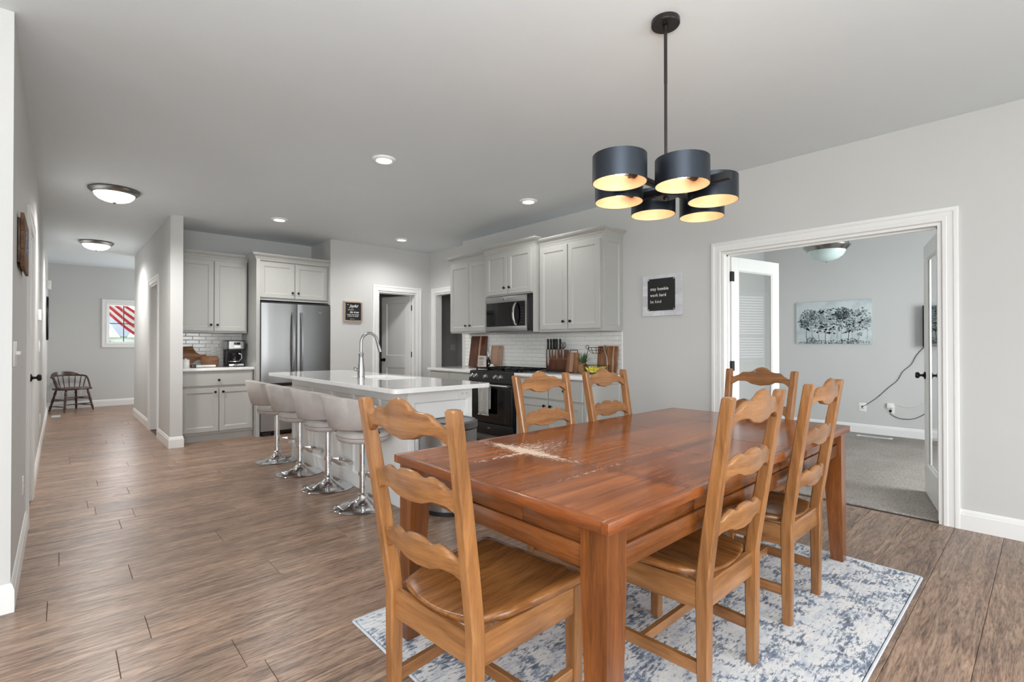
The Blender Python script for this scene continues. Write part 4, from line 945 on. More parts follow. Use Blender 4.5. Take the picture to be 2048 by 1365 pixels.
# bar stools
def make_stool():
    t = thing('bar_stool', 'x', 'stool', (0, 0, 0))
    G().lathe([(0, 0), (.205, 0), (.210, .003), (.205, .007), (.15, .014), (.10, .026), (.065, .044), (.042, .066), (.034, .082), (0, .083)], seg=40).done('base', 'chrome', t)
    G().lathe([(.031, .078), (.037, .082), (.037, .094), (.031, .100), (.027, .104), (.027, .148), (.024, .150), (.0, .150)], seg=20).done('gas_sleeve', 'chrome', t)
    G().cyl((0, 0, .150), (0, 0, .47), .0255, 20).cyl((0, 0, .47), (0, 0, .505), .0185, 18).done('column', 'chrome', t)
    # loop footrest toward the counter (+x)
    pts = [(.02, -.035, .235), (.05, -.100, .210), (.07, -.118, .202), (.145, -.125, .197), (.165, -.108, .196), (.165, .108, .196), (.145, .125, .197), (.07, .118, .202), (.05, .100, .210), (.02, .035, .235)]
    fr = G()
    rings = []
    P_ = [Vector(p) for p in pts]
    for i, p in enumerate(P_):
        a = P_[max(0, i-1)]; b = P_[min(len(P_)-1, i+1)]; d = (b-a).normalized(); nn = Vector((-d.y, d.x, 0)).normalized()
        rings.append([p-nn*.004-Vector((0, 0, .013)), p+nn*.004-Vector((0, 0, .013)), p+nn*.004+Vector((0, 0, .013)), p-nn*.004+Vector((0, 0, .013))])
    fr.loft(rings).done('footrest', 'chrome', t)
    G().lathe([(0, .235), (.034, .235), (.034, .262), (0, .262)], seg=18).done('footrest_collar', 'chrome', t)
    # seat: thick rounded cushion
    n = 40; g = G(); rings = []
    def outl(k, z):
        o = []
        for i in range(n):
            a = 2*PI*i/n; r = .215*k; c_, s_ = math.cos(a), math.sin(a); e = (abs(c_)**2.4+abs(s_)**2.4)**(-1/2.4); o.append((r*c_*e*.82-.004, r*s_*e, z))
        return o
    for k, z in ((.0005, .495), (.75, .495), (.93, .503), (.99, .520), (1, .540), (.97, .562), (.90, .575), (.7, .581), (.4, .579), (.0005, .577)): rings.append(outl(k, z))
    g.loft(rings).done('seat', 'fabric', t, smooth=60)
    G().tube([(.213*math.cos(a)*((abs(math.cos(a))**2.4+abs(math.sin(a))**2.4)**(-1/2.4))*.825-.004, .2145*math.sin(a)*((abs(math.cos(a))**2.4+abs(math.sin(a))**2.4)**(-1/2.4)), .541) for a in [2*PI*k/48 for k in range(48)]], .0025, 5, closed=True).done('piping', 'seam', t)
    # curved wrap-around backrest, open to +x
    rings = []; m_ = 36
    for i in range(m_+1):
        u = i/m_*2-1; a = PI+u*1.92
        hb = .60+.012*abs(u)**2; ht = .85-.15*abs(u)**3.0
        edge = 1-max(0, (abs(u)-.86)/.14)**2
        hm = (hb+ht)/2; hh = (ht-hb)/2*max(.12, edge**.5); hb, ht = hm-hh, hm+hh
        Rr = .232; ex = 1.0
        lean = lambda z: (z-.6)*.26
        sec = []
        for z, dr in ((hb, .004), (hb+.012, -.018), ((hb+ht)/2, -.024), (ht-.014, -.018), (ht, .0), (ht-.010, .018), ((hb+ht)/2, .022), (hb+.010, .018)):
            r = Rr+dr+lean(z); sec.append((math.cos(a)*r*1.0+.012, math.sin(a)*r*1.02, z))
        rings.append(sec)
    bk = G().loft(rings).done('backrest', 'fabric', t, smooth=70)
    G().tube([(math.cos(a)*.232+.012, math.sin(a)*.237, .607+.012*abs((a-PI)/1.92)**2) for a in [PI+(k/24*2-1)*1.80 for k in range(25)]], .003, 5).done('piping', 'seam', bk)
    for sg in (-1, 1): G().cyl((.06, sg*.17, .53), (-.02, sg*.235, .64), .008, 8).done('back_bracket', 'black', t)
    G().tube([(.01, -.03, .49), (.02, -.14, .485), (.03, -.20, .478)], .004, 6).done('height_lever', 'black', t)
    return t
st0 = make_stool()
sts = [(1.69, 3.50, 'grey upholstered bar stool nearest the dining table'), (1.695, 4.165, 'second grey bar stool from the dining table'), (1.695, 4.83, 'third grey bar stool from the dining table'), (1.69, 5.49, 'grey bar stool at the far end, in front of the refrigerator')]
for i, (x, y, l) in enumerate(sts):
    o = st0 if i == 0 else copy_tree(st0); place(o, (x, y, 0), 0, l); o['group'] = 'four grey bar stools along the island'
# step can
t = thing('trash_can', 'half-round stainless step trash can by the island end', 'trash can', (2.15, 3.150, 0))
def dshape(w, d, k=0, n=20):
    p = [(w/2-k, -.0-k), (w/2-k, -d*.35)]
    p = []
    for i in range(n+1):
        a = -PI*i/n; p.append(((w/2-k)*math.cos(a), -d*.38+(d*.62-k)*math.sin(a)))
    p += [(-w/2+k, -k-.004), (w/2-k, -k-.004)]
    return p
def dl(g, secs): return g.loft([[(x, y, z) for x, y in dshape(.40, .33, k)] for k, z in secs])
dl(G(), [(.004, .03), (.003, .60)]).done('can_body', 'steel', t, smooth=50)
dl(G(), [(.0, .0), (.0, .03)]).done('can_base', 'blackp', t, smooth=50)
dl(G(), [(.0, .600), (.0, .610)]).done('rim_gap', 'blackp', t, smooth=50)
dl(G(), [(-.003, .610), (-.003, .650), (.01, .660), (.02, .661), (.025, .656), (.06, .655)]).done('lid', 'steeld', t, smooth=30)
G().box(-.05, .05, -.365, -.32, .012, .026, .004).done('pedal', 'steel', t)

# ---------------------------------------------------------------- dining table (local origin = centre)
TZ = .76; tcx, tcy = 2.15, 1.302
t = thing('dining_table', 'long worn cherry-brown dining table with chipped finish', 'table', (tcx, tcy, .011))
hx, hy = 1.122, .543
TC = [s(88, 46, 20), s(136, 74, 34), s(160, 94, 48)]
M['tx'] = wood('top_band_x', TC, 'x', .26, .15); M['ty'] = wood('top_band_y', TC, 'y', .26, .15)
for x0, x1 in ((-hx+.024, -.2009), (-.1991, .2338), (.2356, hx-.024)):
    G().box(x0, x1, -hy+.024, hy-.024, TZ-.011-.032, TZ-.011, .0014, 1).done('tabletop_panel', 'ttop', t, smooth=0)
    for sy in (-1, 1):
        a, b = sorted((sy*hy, sy*(hy-.024))); G().box(x0-(.024 if x0 < -1 else 0), x1+(.024 if x1 > 1 else 0), a, b, TZ-.011-.032, TZ-.0110, .0018).done('edge_band', 'tx', t)
for sx in (-1, 1):
    a, b = sorted((sx*hx, sx*(hx-.024))); G().box(a, b, -hy+.024, hy-.024, TZ-.011-.032, TZ-.011, .0018).done('edge_band', 'ty', t)
zt = TZ-.011-.032
for sx in (-1, 1):
    for sy in (-1, 1):
        X0, Y0_ = sx*(hx-.018), sy*(hy-.018); rings = []
        for z, w in ((0, .056), (.002, .060), (zt-.16, .088), (zt, .088)):
            rings.append([(X0, Y0_, z), (X0-sx*w, Y0_, z), (X0-sx*w, Y0_-sy*w, z), (X0, Y0_-sy*w, z)])
        G().loft(rings).done('leg', 'rz', t, smooth=20)
L1 = hx-.018-.088; L2 = hy-.018-.088
for sy in (-1, 1):
    y = sy*(hy-.03)
    a, b = sorted((y, y-sy*.022))
    G().box(-L1, L1, a, b, zt-.125, zt-.062, .002).done('apron_rail', 'rx', t)
    a, b = sorted((y-sy*.008, y-sy*.026))
    for x0, x1 in ((-L1, -.60), (-.598, -.42), (-.39, .42), (.45, L1)): G().box(x0, x1, a, b, zt-.060, zt-.004, .002).done('apron_panel', 'rx', t)
for sx in (-1, 1):
    x = sx*(hx-.03)
    a, b = sorted((x, x-sx*.022)); G().box(a, b, -L2, L2, zt-.125, zt-.062, .002).done('apron_rail', 'ry', t)
    a, b = sorted((x-sx*.008, x-sx*.026))
    for y0, y1 in ((-L2, -.19), (-.188, L2)): G().box(a, b, y0, y1, zt-.060, zt-.004, .002).done('apron_panel', 'ry', t)
G().box(-hx+.1, hx-.1, -.02, .02, zt-.05, zt).done('slide_rail', 'rx', t)

# ladder-back chairs
def lerp(tab, u):
    for (a, va), (b, vb) in zip(tab, tab[1:]):
        if u <= b:
            k = (u-a)/(b-a); k = k*k*(3-2*k); return va+(vb-va)*k
    return tab[-1][1]
def make_chair():
    t = thing('dining_chair', 'x', 'chair', (0, 0, 0))
    PW_ = .034
    def backy(z): return -.215-.095*max(0, (z-.43)/.62)**1.08
    for sx in (-1, 1):
        rings = []
        for z in (0, .004, .2, .36, .43, .50, .62, .8, 1.0, 1.034, 1.040):
            xf = .193 if z < .45 else .193+.022*(z-.45)/.6
            d = .046 if z > .3 else .036+.01*z/.3
            if z > .6: d = .046-.010*(z-.6)/.45
            w = PW_+.004
            k = .005 if z not in (0, 1.040) else .007
            if z == 1.040: w -= .006; d -= .006
            yc = backy(z); xc = sx*xf
            rings.append([(xc-w/2+k, yc-d/2, z), (xc+w/2-k, yc-d/2, z), (xc+w/2, yc-d/2+k, z), (xc+w/2, yc+d/2-k, z), (xc+w/2-k, yc+d/2, z), (xc-w/2+k, yc+d/2, z), (xc-w/2, yc+d/2-k, z), (xc-w/2, yc-d/2+k, z)])
        G().loft(rings).done('back_post', 'hz', t, smooth=40)
        # front leg with a soft swell
        rings = []
        for z, w in ((0, .034), (.006, .038), (.10, .040), (.24, .044), (.30, .045), (.318, .039), (.335, .040), (.428, .040)):
            xc, yc = sx*.212, .205; k = .004
            rings.append([(xc-w/2+k, yc-w/2, z), (xc+w/2-k, yc-w/2, z), (xc+w/2, yc-w/2+k, z), (xc+w/2, yc+w/2-k, z), (xc+w/2-k, yc+w/2, z), (xc-w/2+k, yc+w/2, z), (xc-w/2, yc+w/2-k, z), (xc-w/2, yc-w/2+k, z)])
        G().loft(rings).done('front_leg', 'hz', t, smooth=40)
        def rail(p, q, w, h, nm):
            p, q = Vector(p), Vector(q); d = (q-p).normalized(); nn = Vector((-d.y, d.x, 0))*w/2; up = Vector((0, 0, h/2)); c_ = .15
            def rg(v): return [v-nn-up*(1-c_), v-nn*(1-c_)-up, v+nn*(1-c_)-up, v+nn-up*(1-c_), v+nn+up*(1-c_), v+nn*(1-c_)+up, v-nn*(1-c_)+up, v-nn+up*(1-c_)]
            return G().loft([rg(p), rg(q)]).done(nm, 'hy' if abs(d.y) > .5 else 'hx', t, smooth=20)
        rail((sx*.196, -.195, .378), (sx*.214, .188, .378), .022, .088, 'seat_rail')
        rail((sx*.194, -.197, .138), (sx*.212, .188, .138), .022, .040, 'stretcher')
    rail((-.178, -.212, .378), (.178, -.212, .378), .022, .088, 'seat_rail')
    rail((-.195, .205, .390), (.195, .205, .390), .020, .066, 'seat_rail')
    rail((-.194, .02, .138), (.194, .02, .138), .022, .036, 'stretcher')
    # saddle seat
    out = []
    W0, W1, D0, D1 = .200, .240, -.196, .240
    base = []
    def corner(cx, cy, a0, r):
        for k in range(6): a = math.radians(a0+90*k/5); base.append((cx+r*math.cos(a), cy+r*math.sin(a)))
    corner(W1-.03, D1-.03, 0, .03); corner(-W1+.03, D1-.03, 90, .03); base.append((-.228, .06))
    base.append((-.207, -.10)); base.append((-.176, -.185))
    for k in range(9):
        u = k/8*2-1; base.append((u*.165, D0-.028*(1-u*u)))
    base.append((.176, -.185)); base.append((.207, -.10)); base.append((.228, .06))
    def dish(x, y):
        u = x/.22; v = (y-.02)/.23
        return -.016*max(0, 1-u*u)*max(0, 1-max(0, v)**3)*(1 if v > -1 else 1)+(.0)
    rings = []
    for k, z, m_ in ((.0005, .421, 0), (.955, .421, 0), (.985, .427, 0), (1, .437, 0), (.985, .449, .6), (.955, .455, 1), (.85, .456, 1), (.6, .456, 1), (.3, .456, 1), (.0005, .456, 1)):
        rings.append([(x*k, y*k+.005*(1-k), z+m_*dish(x*k, y*k)) for x, y in base])
    G().loft(rings).done('seat', 'seatw', t, smooth=50)
    # three wavy back slats
    tops = [[(0, 1.058), (.12, 1.053), (.36, 1.026), (.44, 1.023), (.60, 1.023), (.78, 1.000), (.88, .990), (1, .988)], [(0, .853), (.15, .851), (.30, .840), (.38, .839), (.52, .848), (.68, .838), (.82, .822), (1, .818)], [(0, .662), (.15, .660), (.30, .649), (.38, .648), (.52, .657), (.68, .647), (.82, .631), (1, .627)]]
    bots = [[(0, .938), (.25, .944), (.5, .962), (.72, .962), (1, .936)], [(0, .758), (.25, .762), (.55, .776), (.75, .774), (1, .755)], [(0, .568), (.25, .572), (.55, .586), (.75, .584), (1, .565)]]
    for tp, bt in zip(tops, bots):
        rings = []; n = 34; hw = .183+.018*(tp[0][1]-.5)/.55
        for i in range(n+1):
            u = i/n*2-1; x = u*hw; zt_, zb_ = lerp(tp, abs(u)), lerp(bt, abs(u))
            bow = -.020*(1-u*u)
            def P_(z, off): return (x, backy(z)+bow+off, z)
            rings.append([P_(zb_+.003, -.011), P_(zb_, -.007), P_(zb_, .007), P_(zb_+.003, .011), P_(zt_-.009, .011), P_(zt_-.003, .008), P_(zt_, 0), P_(zt_-.003, -.008), P_(zt_-.009, -.011)])
        G().loft(rings).done('back_slat', 'hx', t, smooth=45)
    return t
ch0 = make_chair()
RZ = .011
chs = [(1.028, 1.255, -86, 'ladder-back dining chair at the near end of the table, back to the camera'),
       (1.755, .985, 0, 'ladder-back dining chair on the near long side, the left of the two'),
       (2.515, .985, 0, 'ladder-back dining chair on the near long side, the right of the two'),
       (2.010, 1.612, 184, 'ladder-back dining chair on the far long side, in front of the range'),
       (2.572, 1.600, 184, 'ladder-back dining chair on the far long side, below the fruit basket'),
       (3.055, 1.315, 82, 'ladder-back dining chair at the far end, before the glazed office door')]
for i, (x, y, a, l) in enumerate(chs):
    o = ch0 if i == 0 else copy_tree(ch0); place(o, (x, y, RZ), math.radians(a), l); o['group'] = 'honey wood ladder-back chairs around the dining table'
# rug
t = thing('area_rug', 'distressed blue and cream area rug under the dining table', 'rug')
g = G().box(.960, 3.296, .462, 2.056, 0, .010, .002, 1); g.done('rug_pile', 'rug', t)
rr = rounded(.952, 3.304, .454, 2.064, .006, 2)
G().tube([(x, y, .006) for x, y in rr], .0058, 6, closed=True).done('rug_binding', 'rugedge', t)

# ---------------------------------------------------------------- wall pieces and small things
plate('light_switch', 'white three-toggle light switch on the near left wall', 'switch', (XL, 3.335, 1.172), (1, 0), .16, .118, 'toggle3')
plate('outlet', 'white outlet low on the left wall, before the closed door', 'outlet', (XL, 4.12, .38), (1, 0), .07, .105, 'outlet')
plate('outlet', 'white outlet low on the left wall, past the closed door', 'outlet', (XL, 7.70, .36), (1, 0), .075, .145, 'outlet')
plate('light_switch', 'small white switch plate on the left wall past the closed door', 'switch', (XL, 7.25, 1.20), (1, 0), .07, .118, 'rocker1')
plate('light_switch', 'white double switch plate in the room past the cabinets', 'switch', (5.68, 7.9, 1.16), (0, -1), .118, .118, 'rocker2')
plate('outlet', 'white outlet on the tiles left of the coffee maker', 'outlet', (1.56, 7.747, 1.128), (0, -1), .07, .115, 'outlet')
plate('outlet', 'white outlet on the tiles between the two cutting boards', 'outlet', (XR-.008, 5.20, 1.12), (-1, 0), .07, .115, 'outlet')
t = thing('thermostat', 'small white thermostat box high on the left hall wall', 'thermostat', (XL, 6.95, 1.515), PI/2)
G().box(-.06, .06, -.024, 0, -.055, .055, .004).done('case', 'white', t); G().box(-.03, .03, -.0255, -.024, .0, .035).done('screen', 'ink3', t)
t = thing('door_chime', 'white boxy door chime near the ceiling at the hall end', 'chime', (XL, 11.2, 2.20), PI/2)
G().box(-.10, .10, -.058, 0, -.07, .07, .006).done('case', 'white', t); G().box(-.08, .08, -.06, -.058, -.04, -.02).done('grille', 'ink3', t)
t = thing('oval_mirror', 'dark-framed oval mirror on the left wall at the hall end', 'mirror', (XL, 11.25, 1.65), PI/2)
G().mould([(.20*math.cos(a), .33*math.sin(a)) for a in [2*PI*k/32 for k in range(32)]], [(0, 0), (0, -.022), (-.012, -.030), (-.028, -.026), (-.034, -.012), (-.034, 0)], lambda u, v, h: (u, h, v), True).done('frame', 'black', t)
G().prism([(.21*math.cos(a), .34*math.sin(a)) for a in [2*PI*k/32 for k in range(32)]], 'xz', -.001, -.008).done('mirror_glass', 'chrome', t, smooth=0)
# plank sign on the left wall
t = thing('plank_sign', 'rustic stained three-plank wood sign on the near left wall', 'sign', (XL, 3.735, 1.745), PI/2)
for k in range(3): G().box(-.255, .255, -.026, -.012, -.135+k*.0905, -.0465+k*.0905, .0015).done('plank', 'rust', t)
for x in (-.245, .205): G().box(x, x+.04, -.012, 0, -.11, .11, .001).done('batten', 'dk', t)
g = G(); rnd = random.Random(4)
for k in range(60):
    x = -.12+.3*rnd.random(); z = -.045+.12*rnd.random(); a = rnd.uniform(-.6, .6); w = rnd.uniform(.006, .018); h = rnd.uniform(.004, .012)
    g.box(x-w, x+w, -.0272, -.0262, z-h, z+h)
g.done('worn_print', 'bluepaint', t, smooth=0, stuff=True)
# framed verse on the pantry wall
t = thing('framed_verse', 'small black chalkboard-style verse in a weathered wood frame', 'sign', (3.219, 7.018, 1.705))
w, h = .142, .151
for a in ((-w, w, h-.02, h), (-w, w, -h, -h+.02), (-w, -w+.02, -h+.02, h-.02), (w-.02, w, -h+.02, h-.02)): G().box(a[0], a[1], -.028, 0, a[2], a[3], .001).done('frame_side', 'frame', t)
G().box(-w+.018, w-.018, -.014, -.004, -h+.018, h-.018).done('board', 'signblack', t)
def ln(b, sz, x, z, sh=0, al='CENTER', m='white', y=-.0145, sx=1, bold=0): text(b, sz, (x, y, z), (PI/2, 0, 0), t, m, align=al, shear=sh, sx=sx, bold=bold)
ln('the', .020, -.078, .098); ln('Joyful', .056, .008, .066, .45, bold=.0008); ln('in', .018, -.02, .045); ln('OUR HOPE', .019, -.035, .020)
ln('be true', .046, .018, -.022, .4, bold=.0006); ln('PATIENT  AND  FAITHFUL', .0165, 0, -.052, bold=.0004); ln('ALWAYS  IN  PRAYER', .0175, 0, -.075, bold=.0004); ln('ROMANS 12:12', .011, -.01, -.115)
# stay humble sign
t = thing('humble_sign', 'square white board with black plate reading stay humble work hard be kind', 'sign', (XR, 2.588, 1.702), R90)
for k in range(4): G().box(-.212, .212, -.022, -.0005, -.202+k*.1012, -.1012+k*.1012, .0008, 1).done('board_plank', 'whitew', t)
G().prism(rounded(-.150, .148, -.150, .168, .018, 4), 'xz', -.022, -.026).done('plate', 'signblack', t, smooth=20)
for x in (-.138, .136):
    for z in (-.138, .156): G().lathe([(0, -.0285), (.0045, -.028), (.005, -.026), (0, -.026)], (x, 0, z), 10, 'y').done('screw', 'white', t)
for b, z, bo in (('stay humble', .052, .0006), ('work hard', -.010, .0006), ('be kind', -.074, 0)): text(b, .043, (-.120, -.0262, z), (PI/2, 0, 0), t, 'white', sx=.84, bold=bo, sp=1.14)
# office wall
t = thing('canvas_painting', 'wide grey-green canvas of misty trees on the office wall', 'painting', (OX, 2.082, 1.529), R90)
G().box(-.462, .462, -.028, -.001, -.302, .302, .0015).done('canvas', 'canvas', t)
rnd = random.Random(11)
def blobs(cx, cz, rx, rz_, n, m, smin, smax, name='foliage'):
    g = G(); yo = -.0284-rnd.random()*.0004
    for k in range(n):
        a = rnd.uniform(0, 2*PI); q = math.sqrt(rnd.random()); x = cx+rx*q*math.cos(a); z = cz+rz_*q*math.sin(a); r = rnd.uniform(smin, smax)
        x = max(-.455, min(.455, x)); z = max(-.295, min(.295, z)); pts = []
        for i in range(6): aa = 2*PI*i/6+rnd.random(); rr_ = r*rnd.uniform(.5, 1.1); pts.append((max(-.461, min(.461, x+rr_*math.cos(aa)*1.3)), yo, max(-.301, min(.301, z+rr_*math.sin(aa)))))
        vs = [g.bm.verts.new(p) for p in pts]; g.bm.faces.new(vs)
    g.done(name, m, t, smooth=0, stuff=True)
def trunk(x, z0, z1, w, m, lean=0):
    g = G(); yo = -.0283
    pts = [(x+lean*u+.006*math.sin(u*5+x*30), z0+(z1-z0)*u, w*(1-.6*u)) for u in [i/8 for i in range(9)]]
    for a, b in zip(pts, pts[1:]):
        vs = [g.bm.verts.new(p) for p in ((a[0]-a[2], yo, a[1]), (a[0]+a[2], yo, a[1]), (b[0]+b[2], yo, b[1]), (b[0]-b[2], yo, b[1]))]; g.bm.faces.new(vs)
    g.done('trunk', m, t, smooth=0)
blobs(0, .02, .44, .18, 520, 'ink3', .006, .020); blobs(-.28, .05, .14, .14, 256, 'ink2', 0.003, 0.008); blobs(.15, .06, .14, .14, 256, 'ink2', 0.003, 0.008); blobs(.34, .0, .12, .2, 90, 'ink3', .006, .018)
for x, z0, z1, w, m in ((-.41, -.10, .12, .002, 'ink2'), (-.32, -.30, .02, .004, 'ink1'), (-.25, -.28, -.02, .003, 'ink2'), (-.17, -.30, .08, .003, 'ink1'), (-.08, -.30, .10, .004, 'ink1'), (-.02, -.28, .0, .002, 'ink2'), (.06, -.30, -.02, .002, 'ink2'), (.11, -.30, .0, .003, 'ink2'), (.19, -.30, .12, .004, 'ink1'), (.24, -.28, .0, .002, 'ink2'), (.31, -.30, -.16, .003, 'ink1'), (.31, -.05, .20, .002, 'ink2'), (.41, -.24, .05, .002, 'ink2'), (.0, -.26, -.1, .002, 'ink3')): trunk(x, z0, z1, w, m, rnd.uniform(-.02, .02))
blobs(-.30, .08, .10, .12, 247, 'ink1', 0.004, 0.009); blobs(-.36, -.02, .07, .06, 114, 'ink1', 0.004, 0.008); blobs(-.22, .06, .12, .12, 176, 'ink2', 0.003, 0.008); blobs(-.07, .05, .09, .12, 192, 'ink2', 0.003, 0.007); blobs(.03, .06, .08, .10, 96, 'ink2', 0.003, 0.006)
blobs(.12, .12, .09, .09, 285, 'ink1', 0.004, 0.009); blobs(.10, .06, .05, .06, 114, 'ink1', 0.004, 0.007); blobs(.22, -.09, .07, .06, 133, 'ink1', 0.003, 0.007); blobs(.30, .12, .05, .05, 64, 'ink2', 0.003, 0.007); blobs(.40, .05, .06, .10, 96, 'ink2', 0.003, 0.007)
blobs(-.26, -.25, .06, .05, 95, 'ink1', 0.003, 0.007); blobs(0, -.28, .45, .03, 240, 'ink2', 0.004, 0.010); blobs(.2, -.26, .10, .04, 95, 'ink1', 0.003, 0.006)
t = thing('television', 'flat black television mounted on the office wall, mostly behind the open door', 'television', (OX, .60, 1.446), R90)
G().box(-.478, .478, -.115, -.075, -.259, .259, .004).done('case', 'blackp', t); G().box(-.468, .468, -.1165, -.115, -.248, .250).done('screen', 'blackg', t)
G().box(-.1, .1, -.075, -.0, -.1, .1).done('wall_mount', 'black', t)
plate('outlet', 'white wall plate with a black cable running up to the television', 'outlet', (OX, 1.733, .359), (-1, 0), .085, .118, 'coax')
plate('outlet', 'white office outlet with a plug-in adapter and two cords', 'outlet', (OX, 1.421, .359), (-1, 0), .075, .118, 'outlet')
def cord(name, label, pts, r, m, x=OX-.012):
    t = thing(name, label, 'cord', (x, pts[0][0], pts[0][1]))
    P = [(0, y-pts[0][0], z-pts[0][1]) for y, z in pts]; out = []
    for i in range(len(P)-1):
        a = P[max(0, i-1)]; b = P[i]; c_ = P[i+1]; d = P[min(len(P)-1, i+2)]
        for k in range(4):
            u = k/4; out.append(tuple(.5*((2*b[j])+(-a[j]+c_[j])*u+(2*a[j]-5*b[j]+4*c_[j]-d[j])*u*u+(-a[j]+3*b[j]-3*c_[j]+d[j])*u**3) for j in range(3)))
    out.append(P[-1]); G().tube(out, r, 6).done('cable', m, t, smooth=60)
    return t
q = cord('television_cable', 'black cable rising from a wall plate to the television', [(1.735, .371), (1.684, .40), (1.567, .503), (1.439, .651), (1.35, .743), (1.292, .864), (1.206, .957), (1.156, 1.07), (1.093, 1.161), (1.05, 1.21)], .0035, 'blackp')
G().cyl((.006, 0, 0), (-.006, 0, 0), .008, 10).done('connector', 'blackp', q)
q = cord('power_cord', 'black power cord looping from the adapter outlet', [(1.424, .343), (1.418, .295), (1.338, .253), (1.244, .248), (1.167, .268), (1.097, .315), (1.03, .38)], .0035, 'blackp')
G().box(-.012, .004, -.014, .014, -.02, .012, .003).done('plug', 'blackp', q)
q = cord('charger_cord', 'thin white cord leaving the plug-in adapter', [(1.42, .43), (1.38, .44), (1.308, .411), (1.222, .403), (1.152, .425), (1.097, .465), (1.03, .52)], .0018, 'white')
G().box(-.022, .004, -.032, .038, -.055, .012, .004).done('adapter', 'white', q)
def register(name, label, x0, x1, y0, y1, z, n, alongx):
    t = thing(name, label, 'vent', ((x0+x1)/2, (y0+y1)/2, z)); w, d = (x1-x0)/2, (y1-y0)/2
    G().box(-w, w, -d, d, 0, .003).done('vent_frame', 'white', t)
    g = G()
    for k in range(n):
        u = -1+2*(k+.5)/n
        if alongx: g.box(-w*.9, w*.9, d*.85*u-.003, d*.85*u+.003, .003, .005)
        else: g.box(w*.9*u-.003, w*.9*u+.003, -d*.8, d*.8, .003, .005)
    g.done('louvres', 'ink3', t, smooth=0, stuff=True)
register('floor_register', 'white floor register near the dark chair at the hall end', -.09, .02, 11.25, 11.52, 0, 8, True)
register('floor_register', 'long white floor register on the office carpet by the wall', 7.80, 7.88, 1.36, 1.74, .008, 3, False)

# captain's chair at the hall end
t = thing('captains_chair', 'dark wooden captain\'s chair with spindles in the far hall corner', 'chair', (.175, 12.14, 0), math.radians(-150)); t.scale = (.86, .86, .94)
m_ = 'dk'
seat = [(-.27, .20), (-.24, .235), (.24, .235), (.27, .20), (.285, .0), (.26, -.17), (.17, -.245), (0, -.262), (-.17, -.245), (-.26, -.17), (-.285, 0)]
G().prism(seat, 'xy', .415, .450, .008).done('seat', m_, t, smooth=60)
def turned(p, q, r, name='leg', k=1):
    pts = [Vector(p).lerp(Vector(q), u) for u in (0, .12, .2, .28, .5, .72, .8, .9, 1)]
    G().tube(pts, [r*.8, r, r*1.25, r*.85, r*1.2, r*.85, r*1.15, r*.8, r*.7], 10).done(name, m_, t, smooth=60)
LG = [((-.20, .16, .42), (-.27, .235, 0)), ((.20, .16, .42), (.27, .235, 0)), ((-.18, -.17, .42), (-.25, -.27, 0)), ((.18, -.17, .42), (.25, -.27, 0))]
for a, b in LG: turned(a, b, .021)
def at(i, z):
    a, b = Vector(LG[i][0]), Vector(LG[i][1]); return a.lerp(b, (.42-z)/.42)
for i, j, z in ((0, 1, .14), (0, 1, .27), (0, 2, .10), (0, 2, .23), (1, 3, .10), (1, 3, .23), (2, 3, .2)): G().tube([at(i, z), at(i, z).lerp(at(j, z), .5), at(j, z)], [.008, .012, .008], 8).done('stretcher', m_, t, smooth=60)
# bent arm and back rail
pts = []
for k in range(41):
    u = k/40*2-1; a = -PI/2+u*1.62
    x = .325*math.sin(u*1.62); y = -.29*math.cos(u*1.62)+.0; z = .665+.02*(1-u*u)
    if abs(u) > .72:
        e = (abs(u)-.72)/.28; y += .08*e; z = .665-.215*e**2.2; x = .325*math.copysign(1, u)*(1-.10*e)
        y = min(y, .20)
    pts.append((x, y, z))
G().tube(pts, .017, 8).done('arm_rail', m_, t, smooth=60)
rings = []
for k in range(15):
    u = k/14*2-1; a = u*.95; x = .318*math.sin(a); y = -.295*math.cos(a); h = .075*(1-abs(u)**3)+.006
    rings.append([(x*.97, y*.97, .68), (x*1.03, y*1.05, .68), (x*1.06, y*1.09, .68+h), (x*1.0, y*1.02, .68+h)])
G().loft(rings).done('crest', m_, t, smooth=60)
for k in range(9):
    a = (k/8*2-1)*1.35; G().tube([(.25*math.sin(a), -.225*math.cos(a), .445), (.285*math.sin(a), -.258*math.cos(a), .56), (.318*math.sin(a), -.285*math.cos(a), .675)], [.007, .012, .007], 8).done('spindle', m_, t, smooth=60)

# left counter
ZC = .918
t = thing('coffee_maker', 'black and steel drip coffee maker with carafe', 'coffee maker', (1.760, 7.55, ZC))
G().prism(rounded(-.105, .105, -.15, .12, .03), 'xy', 0, .045, .004).done('warming_base', 'blackp', t); G().prism(rounded(-.104, .104, .02, .12, .02), 'xy', .045, .24).done('water_tank', 'blackp', t)
G().prism(rounded(-.108, .108, -.15, .12, .035), 'xy', .235, .345, .006).done('brew_head', 'steel', t); G().prism(rounded(-.11, .11, -.152, .12, .035), 'xy', .222, .238).done('brew_band', 'blackp', t)
G().prism(rounded(-.109, .109, -.151, .12, .035), 'xy', .340, .352, .004).done('lid', 'blackp', t)
G().box(-.03, .045, -.153, -.150, .295, .325, .002).done('display', 'blackg', t); G().box(-.03, .05, -.153, -.150, .25, .285, .002).done('control_panel', 'white', t)
G().prism(rounded(-.09, .09, -.154, -.14, .005), 'xy', .012, .036, .002).done('base_trim', 'chrome', t)
cf = G().lathe([(0, .048), (.062, .048), (.072, .07), (.070, .115), (.052, .16), (.050, .175), (.058, .185), (0, .186)], (-.005, -.055, 0), 24).done('carafe', 'blackg', t, smooth=50)
G().lathe([(.073, .062), (.075, .062), (.075, .075), (.073, .075)], (-.005, -.055, 0), 24).done('carafe_band', 'chrome', cf)
G().tube([(.035, -.10, .175), (.065, -.125, .165), (.068, -.13, .11), (.045, -.11, .075)], .009, 8).done('carafe_handle', 'steel', cf)
